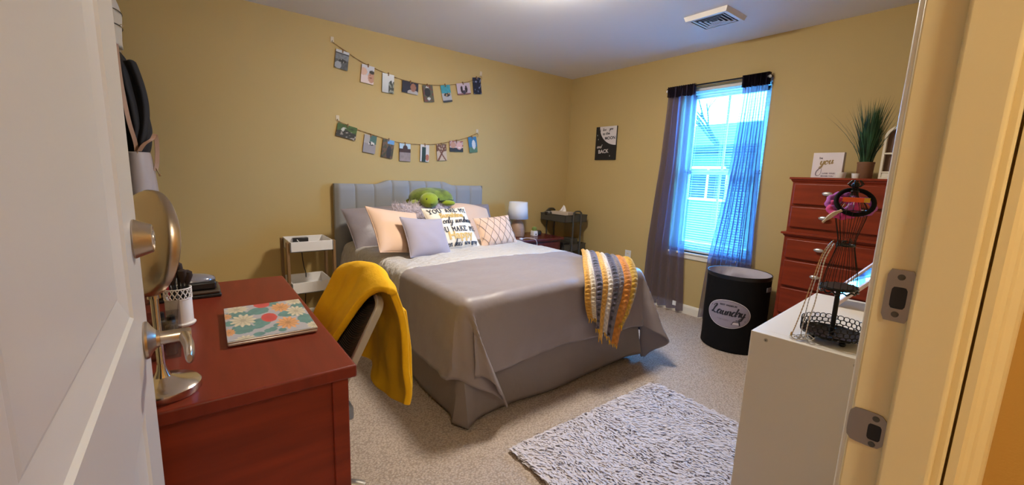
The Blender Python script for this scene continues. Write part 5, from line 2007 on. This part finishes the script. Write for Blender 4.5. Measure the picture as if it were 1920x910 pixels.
PH_TOP = [(1.049, 2.157, .105, .147, -7.7), (1.258, 2.079, .109, .149, -5.4), (1.437, 2.033, .106, .160, -2.7), (1.644, 2.028, .155, .102, -3.2), (1.826, 2.002, .104, .152, 8.4), (2.018, 2.030, .102, .157, 12.5), (2.208, 2.103, .154, .107, 11.5), (2.366, 2.155, .099, .158, 7.1)]
PH_BOT = [(1.071, 1.585, .162, .109, -11.1), (1.265, 1.497, .108, .155, -8.1), (1.426, 1.468, .106, .163, -8.2), (1.590, 1.445, .108, .160, -.7), (1.788, 1.450, .091, .158, -1.9), (1.971, 1.470, .107, .158, 3.8), (2.135, 1.539, .155, .105, 2.4), (2.327, 1.569, .100, .156, 8.5)]
STR_T = [(.985, 2.281), (1.061, 2.242), (1.207, 2.174), (1.377, 2.126), (1.486, 2.098), (1.63, 2.082), (1.78, 2.080), (1.938, 2.096), (2.103, 2.129), (2.277, 2.185), (2.411, 2.258)]
STR_B = [(1.007, 1.667), (1.156, 1.615), (1.273, 1.587), (1.368, 1.564), (1.509, 1.535), (1.657, 1.528), (1.781, 1.530), (1.926, 1.548), (2.111, 1.591), (2.252, 1.632), (2.38, 1.689)]
PL = ['grey photo print at the left end of the upper string', 'photo print of two faces, second on the upper string', 'whitish bright photo print, third on the upper string', 'dark wide photo print with one lit face, upper string', 'narrow photo print of dark figures, middle of the upper string', 'teal and white photo print, sixth on the upper string', 'pale pink wide photo print with two dark shapes, upper string', 'nearly black photo print at the right end of the upper string',
      'wide green garden photo print at the left end of the lower string', 'photo print of a black and white dog on paving, lower string', 'brown photo print with a blue corner, third on the lower string', 'photo print of a dark tower under pale sky, lower string', 'narrow photo print of a dark green coat, lower string', 'photo print of brown crossed beams, sixth on the lower string', 'wide photo print of two smiling faces, lower string', 'blue photo print at the right end of the lower string']
for row, (phs, strp, lab, hk) in enumerate(((PH_TOP, STR_T, 'upper jute string of the photo garland over the bed', [(.98, 2.292), (2.415, 2.272)]), (PH_BOT, STR_B, 'lower jute string of the photo garland over the bed', [(1.003, 1.682), (2.384, 1.698)]))):
    sp = smooth_pts([(x, YN-.010, z) for x, z in strp], 10)
    b = B().tube(sp, [.0024*(1+.25*sin(i*1.7)) for i in range(len(sp))], 6)
    e = sp[-1]
    b.tube([e, e+Vector((.012, -.002, -.018)), e+Vector((.006, -.002, -.04))], .002, 5)
    tag(obj('jute_string', b, M['twine']), lab, 'string')
    for q, (x, z) in enumerate(hk):
        h_ = empty('adhesive_hook', (x, YN, z))
        tag(h_, ['clear adhesive wall hook holding the left end of the %s string', 'clear adhesive wall hook holding the right end of the %s string'][q] % ('upper', 'lower')[row], 'hook')
        obj('pad', B().box(-.014, .014, -.004, 0, -.012, .032), mat('frosted_plastic', (.62, .52, .36), .4) if 'frosted_plastic' not in bpy.data.materials else bpy.data.materials['frosted_plastic'], h_, bevel=.002)
        obj('hook', B().tube(smooth_pts([(0, -.003, .002), (0, -.010, -.010), (0, -.014, -.006), (0, -.014, .002)], 4), .0028, 8), bpy.data.materials['frosted_plastic'], h_)
    for i, (x, z, w_, h_, an) in enumerate(phs):
        k = row*8+i
        root = empty('photo_print', (x, YN-.012, z))
        root.rotation_euler = (0, radians(-an), 0)
        tag(root, PL[k], 'photo', 'photo prints on the %s string' % ('upper', 'lower')[row])
        bow = random.uniform(-.004, .006)
        b = B()
        painted(b, 26, 34, lambda u, v: Vector(((u-.5)*w_, -.001-bow*sin(pi*v)-.001, (v-.5)*h_)), ph(k))
        obj('print', b, M['print'], root, smooth=False)
        b = B().grid(4, 10, lambda u, v: Vector(((u-.5)*w_, -.0004-bow*sin(pi*v)-.001, (v-.5)*h_)))
        obj('backing', b, M['photoedge'], root, smooth=False)
        pg_ = obj('clothes_peg', B().box(-.004, .004, -.008, .005, h_/2-.016, h_/2+.012), M['peg'], root, bevel=.001)

# ------------------------------------------------------------------ things hanging on the left wall
hr = empty('hook_rail', (XW, 3.28, 1.90))
tag(hr, 'white hook rail on the left wall holding coats and a bag', 'hook rail')
obj('rail', B().box(XW, XW+.018, 2.95, 3.68, 1.86, 1.94), M['trim'], hr, world=True, bevel=.004)
for y in (3.05, 3.30, 3.55):
    obj('hook', B().tube(smooth_pts([(XW+.017, y, 1.90), (XW+.06, y, 1.895), (XW+.075, y, 1.915), (XW+.07, y, 1.935)], 4), .006, 8), M['chrome'], hr, world=True)
def garment(name, label, cat, m, rows, yc, part):
    """rows: z, x-centre, half depth (x), half width (y)"""
    root = empty(name, (rows[0][1], yc, rows[0][0]))
    tag(root, label, cat)
    sr = smooth_pts([(r[1], r[2], r[3]) for r in rows], 5)
    zr = smooth_pts([(r[0], 0, 0) for r in rows], 5)
    b = B()
    nn = 36
    def f(u, v):
        k = min(len(sr)-1, int(round(v*(len(sr)-1))))
        a = 2*pi*u
        xc, dx, dy = sr[k]
        w = 1+.10*sin(a*5+v*4)+.08*nz(cos(a)*2, sin(a)*2, v*5)
        return Vector((max(XW+.004, xc+dx*w*cos(a)), min(YN-.02, yc+dy*w*sin(a)), zr[k].x))
    b.grid(nn, len(sr), f, closed_u=True)
    b.f.append(tuple(range(nn))[::-1]); b.mi.append(0)
    b.f.append(tuple((len(sr)-1)*nn+i for i in range(nn))); b.mi.append(0)
    obj(part, b, m, root, world=True, ang=180)
    return root
jk = garment('jacket', 'dark navy jacket hanging on the left wall behind the door', 'jacket', M['navy'], [(1.90, -.300, .020, .03), (1.86, -.290, .032, .10), (1.78, -.275, .046, .17), (1.66, -.262, .058, .20), (1.60, -.250, .056, .20), (1.48, -.240, .066, .20), (1.42, -.238, .062, .20), (1.34, -.245, .060, .19), (1.26, -.26, .045, .17)], 3.44, 'jacket_body')
b = B().grid(14, 20, lambda u, v: Vector((-.245+.07*sin(pi*v)*.6+.015*sin(u*6), lerp(3.30, 3.22, v)+.06*u, lerp(1.84, 1.32, v))))
obj('sleeve', b, M['navy'], jk, world=True, solid=.05, sub=1)
garment('sweater', 'dark charcoal green garment hanging left of the navy jacket', 'clothing', M['greygreen'], [(1.89, -.32, .015, .03), (1.84, -.315, .025, .10), (1.6, -.312, .034, .14), (1.3, -.312, .034, .15), (1.0, -.315, .034, .14)], 3.10, 'sweater_body')
hat = garment('cloth_bag', 'white fabric bag with thin dark bands hanging above the jacket', 'bag', M['clothwhite'], [(2.30, -.325, .01, .03), (2.22, -.315, .03, .08), (2.12, -.300, .035, .10), (2.02, -.298, .030, .10), (1.94, -.296, .026, .09)], 3.52, 'bag_body')
for z, dx in ((2.13, .037), (2.05, .034)):
    b = B().tube([(max(XW+.004, -.300+dx*1.06*cos(t)), 3.52+.108*sin(t), z) for t in [2*pi*i/28 for i in range(28)]], .003, 6, closed=True)
    obj('dark_band', b, M['darkgrey'], hat, world=True)
obj('metal_ring', torus((-.262, 3.46, 2.05), Vector((0, 1, .2)), .008, .0018, n=16, k=6), M['chrome'], hat, world=True)
# shoulder bag
hbg = empty('handbag', (-.245, 3.28, 1.12))
tag(hbg, 'pale grey bucket handbag with tan strap hanging under the jacket', 'handbag')
b = B()
rows = [(1.325, .058, .085), (1.30, .062, .09), (1.20, .072, .10), (1.10, .078, .105), (1.055, .076, .10), (1.035, .060, .085)]
def bagf(u, v):
    i = v*(len(rows)-1)
    j = min(len(rows)-2, int(i))
    z, dx, dy = [lerp(rows[j][k], rows[j+1][k], i-j) for k in range(3)]
    a = 2*pi*u
    return Vector((max(XW+.006, -.240+dx*cos(a)), 3.28+dy*sin(a), z))
b.grid(36, 16, bagf, closed_u=True)
b.f.append(tuple(15*36+i for i in range(36))); b.mi.append(0)
obj('bag_body', b, M['bagleather'], hbg, world=True, solid=.004)
b = B()
def flat(pts, w, n=6):
    bb_ = B()
    flatbar(bb_, smooth_pts(pts, n), w, .004, Vector((1, .5, 0)))
    return bb_
obj('strap', flat([(-.275, 3.22, 1.90), (-.27, 3.20, 1.70), (-.255, 3.19, 1.50), (-.238, 3.20, 1.38), (-.236, 3.21, 1.31)], .02), M['strap'], hbg, world=True, label='long tan shoulder strap')
obj('handle', flat([(-.225, 3.20, 1.33), (-.20, 3.19, 1.37), (-.165, 3.20, 1.40), (-.150, 3.24, 1.43), (-.148, 3.26, 1.36), (-.155, 3.26, 1.27), (-.165, 3.25, 1.22)], .022), M['strap'], hbg, world=True, label='short tan handle')
b = torus((-.236, 3.205, 1.318), Vector((1, .3, 0)), .012, .0025, n=20, k=8)
b.ell((-.146, 3.25, 1.195), (.007, .007, .007), nu=12, nv=8)
b.tube([(-.160, 3.25, 1.235), (-.150, 3.25, 1.20)], .003, 6)
obj('gold_fittings', b, M['gold'], hbg, world=True)
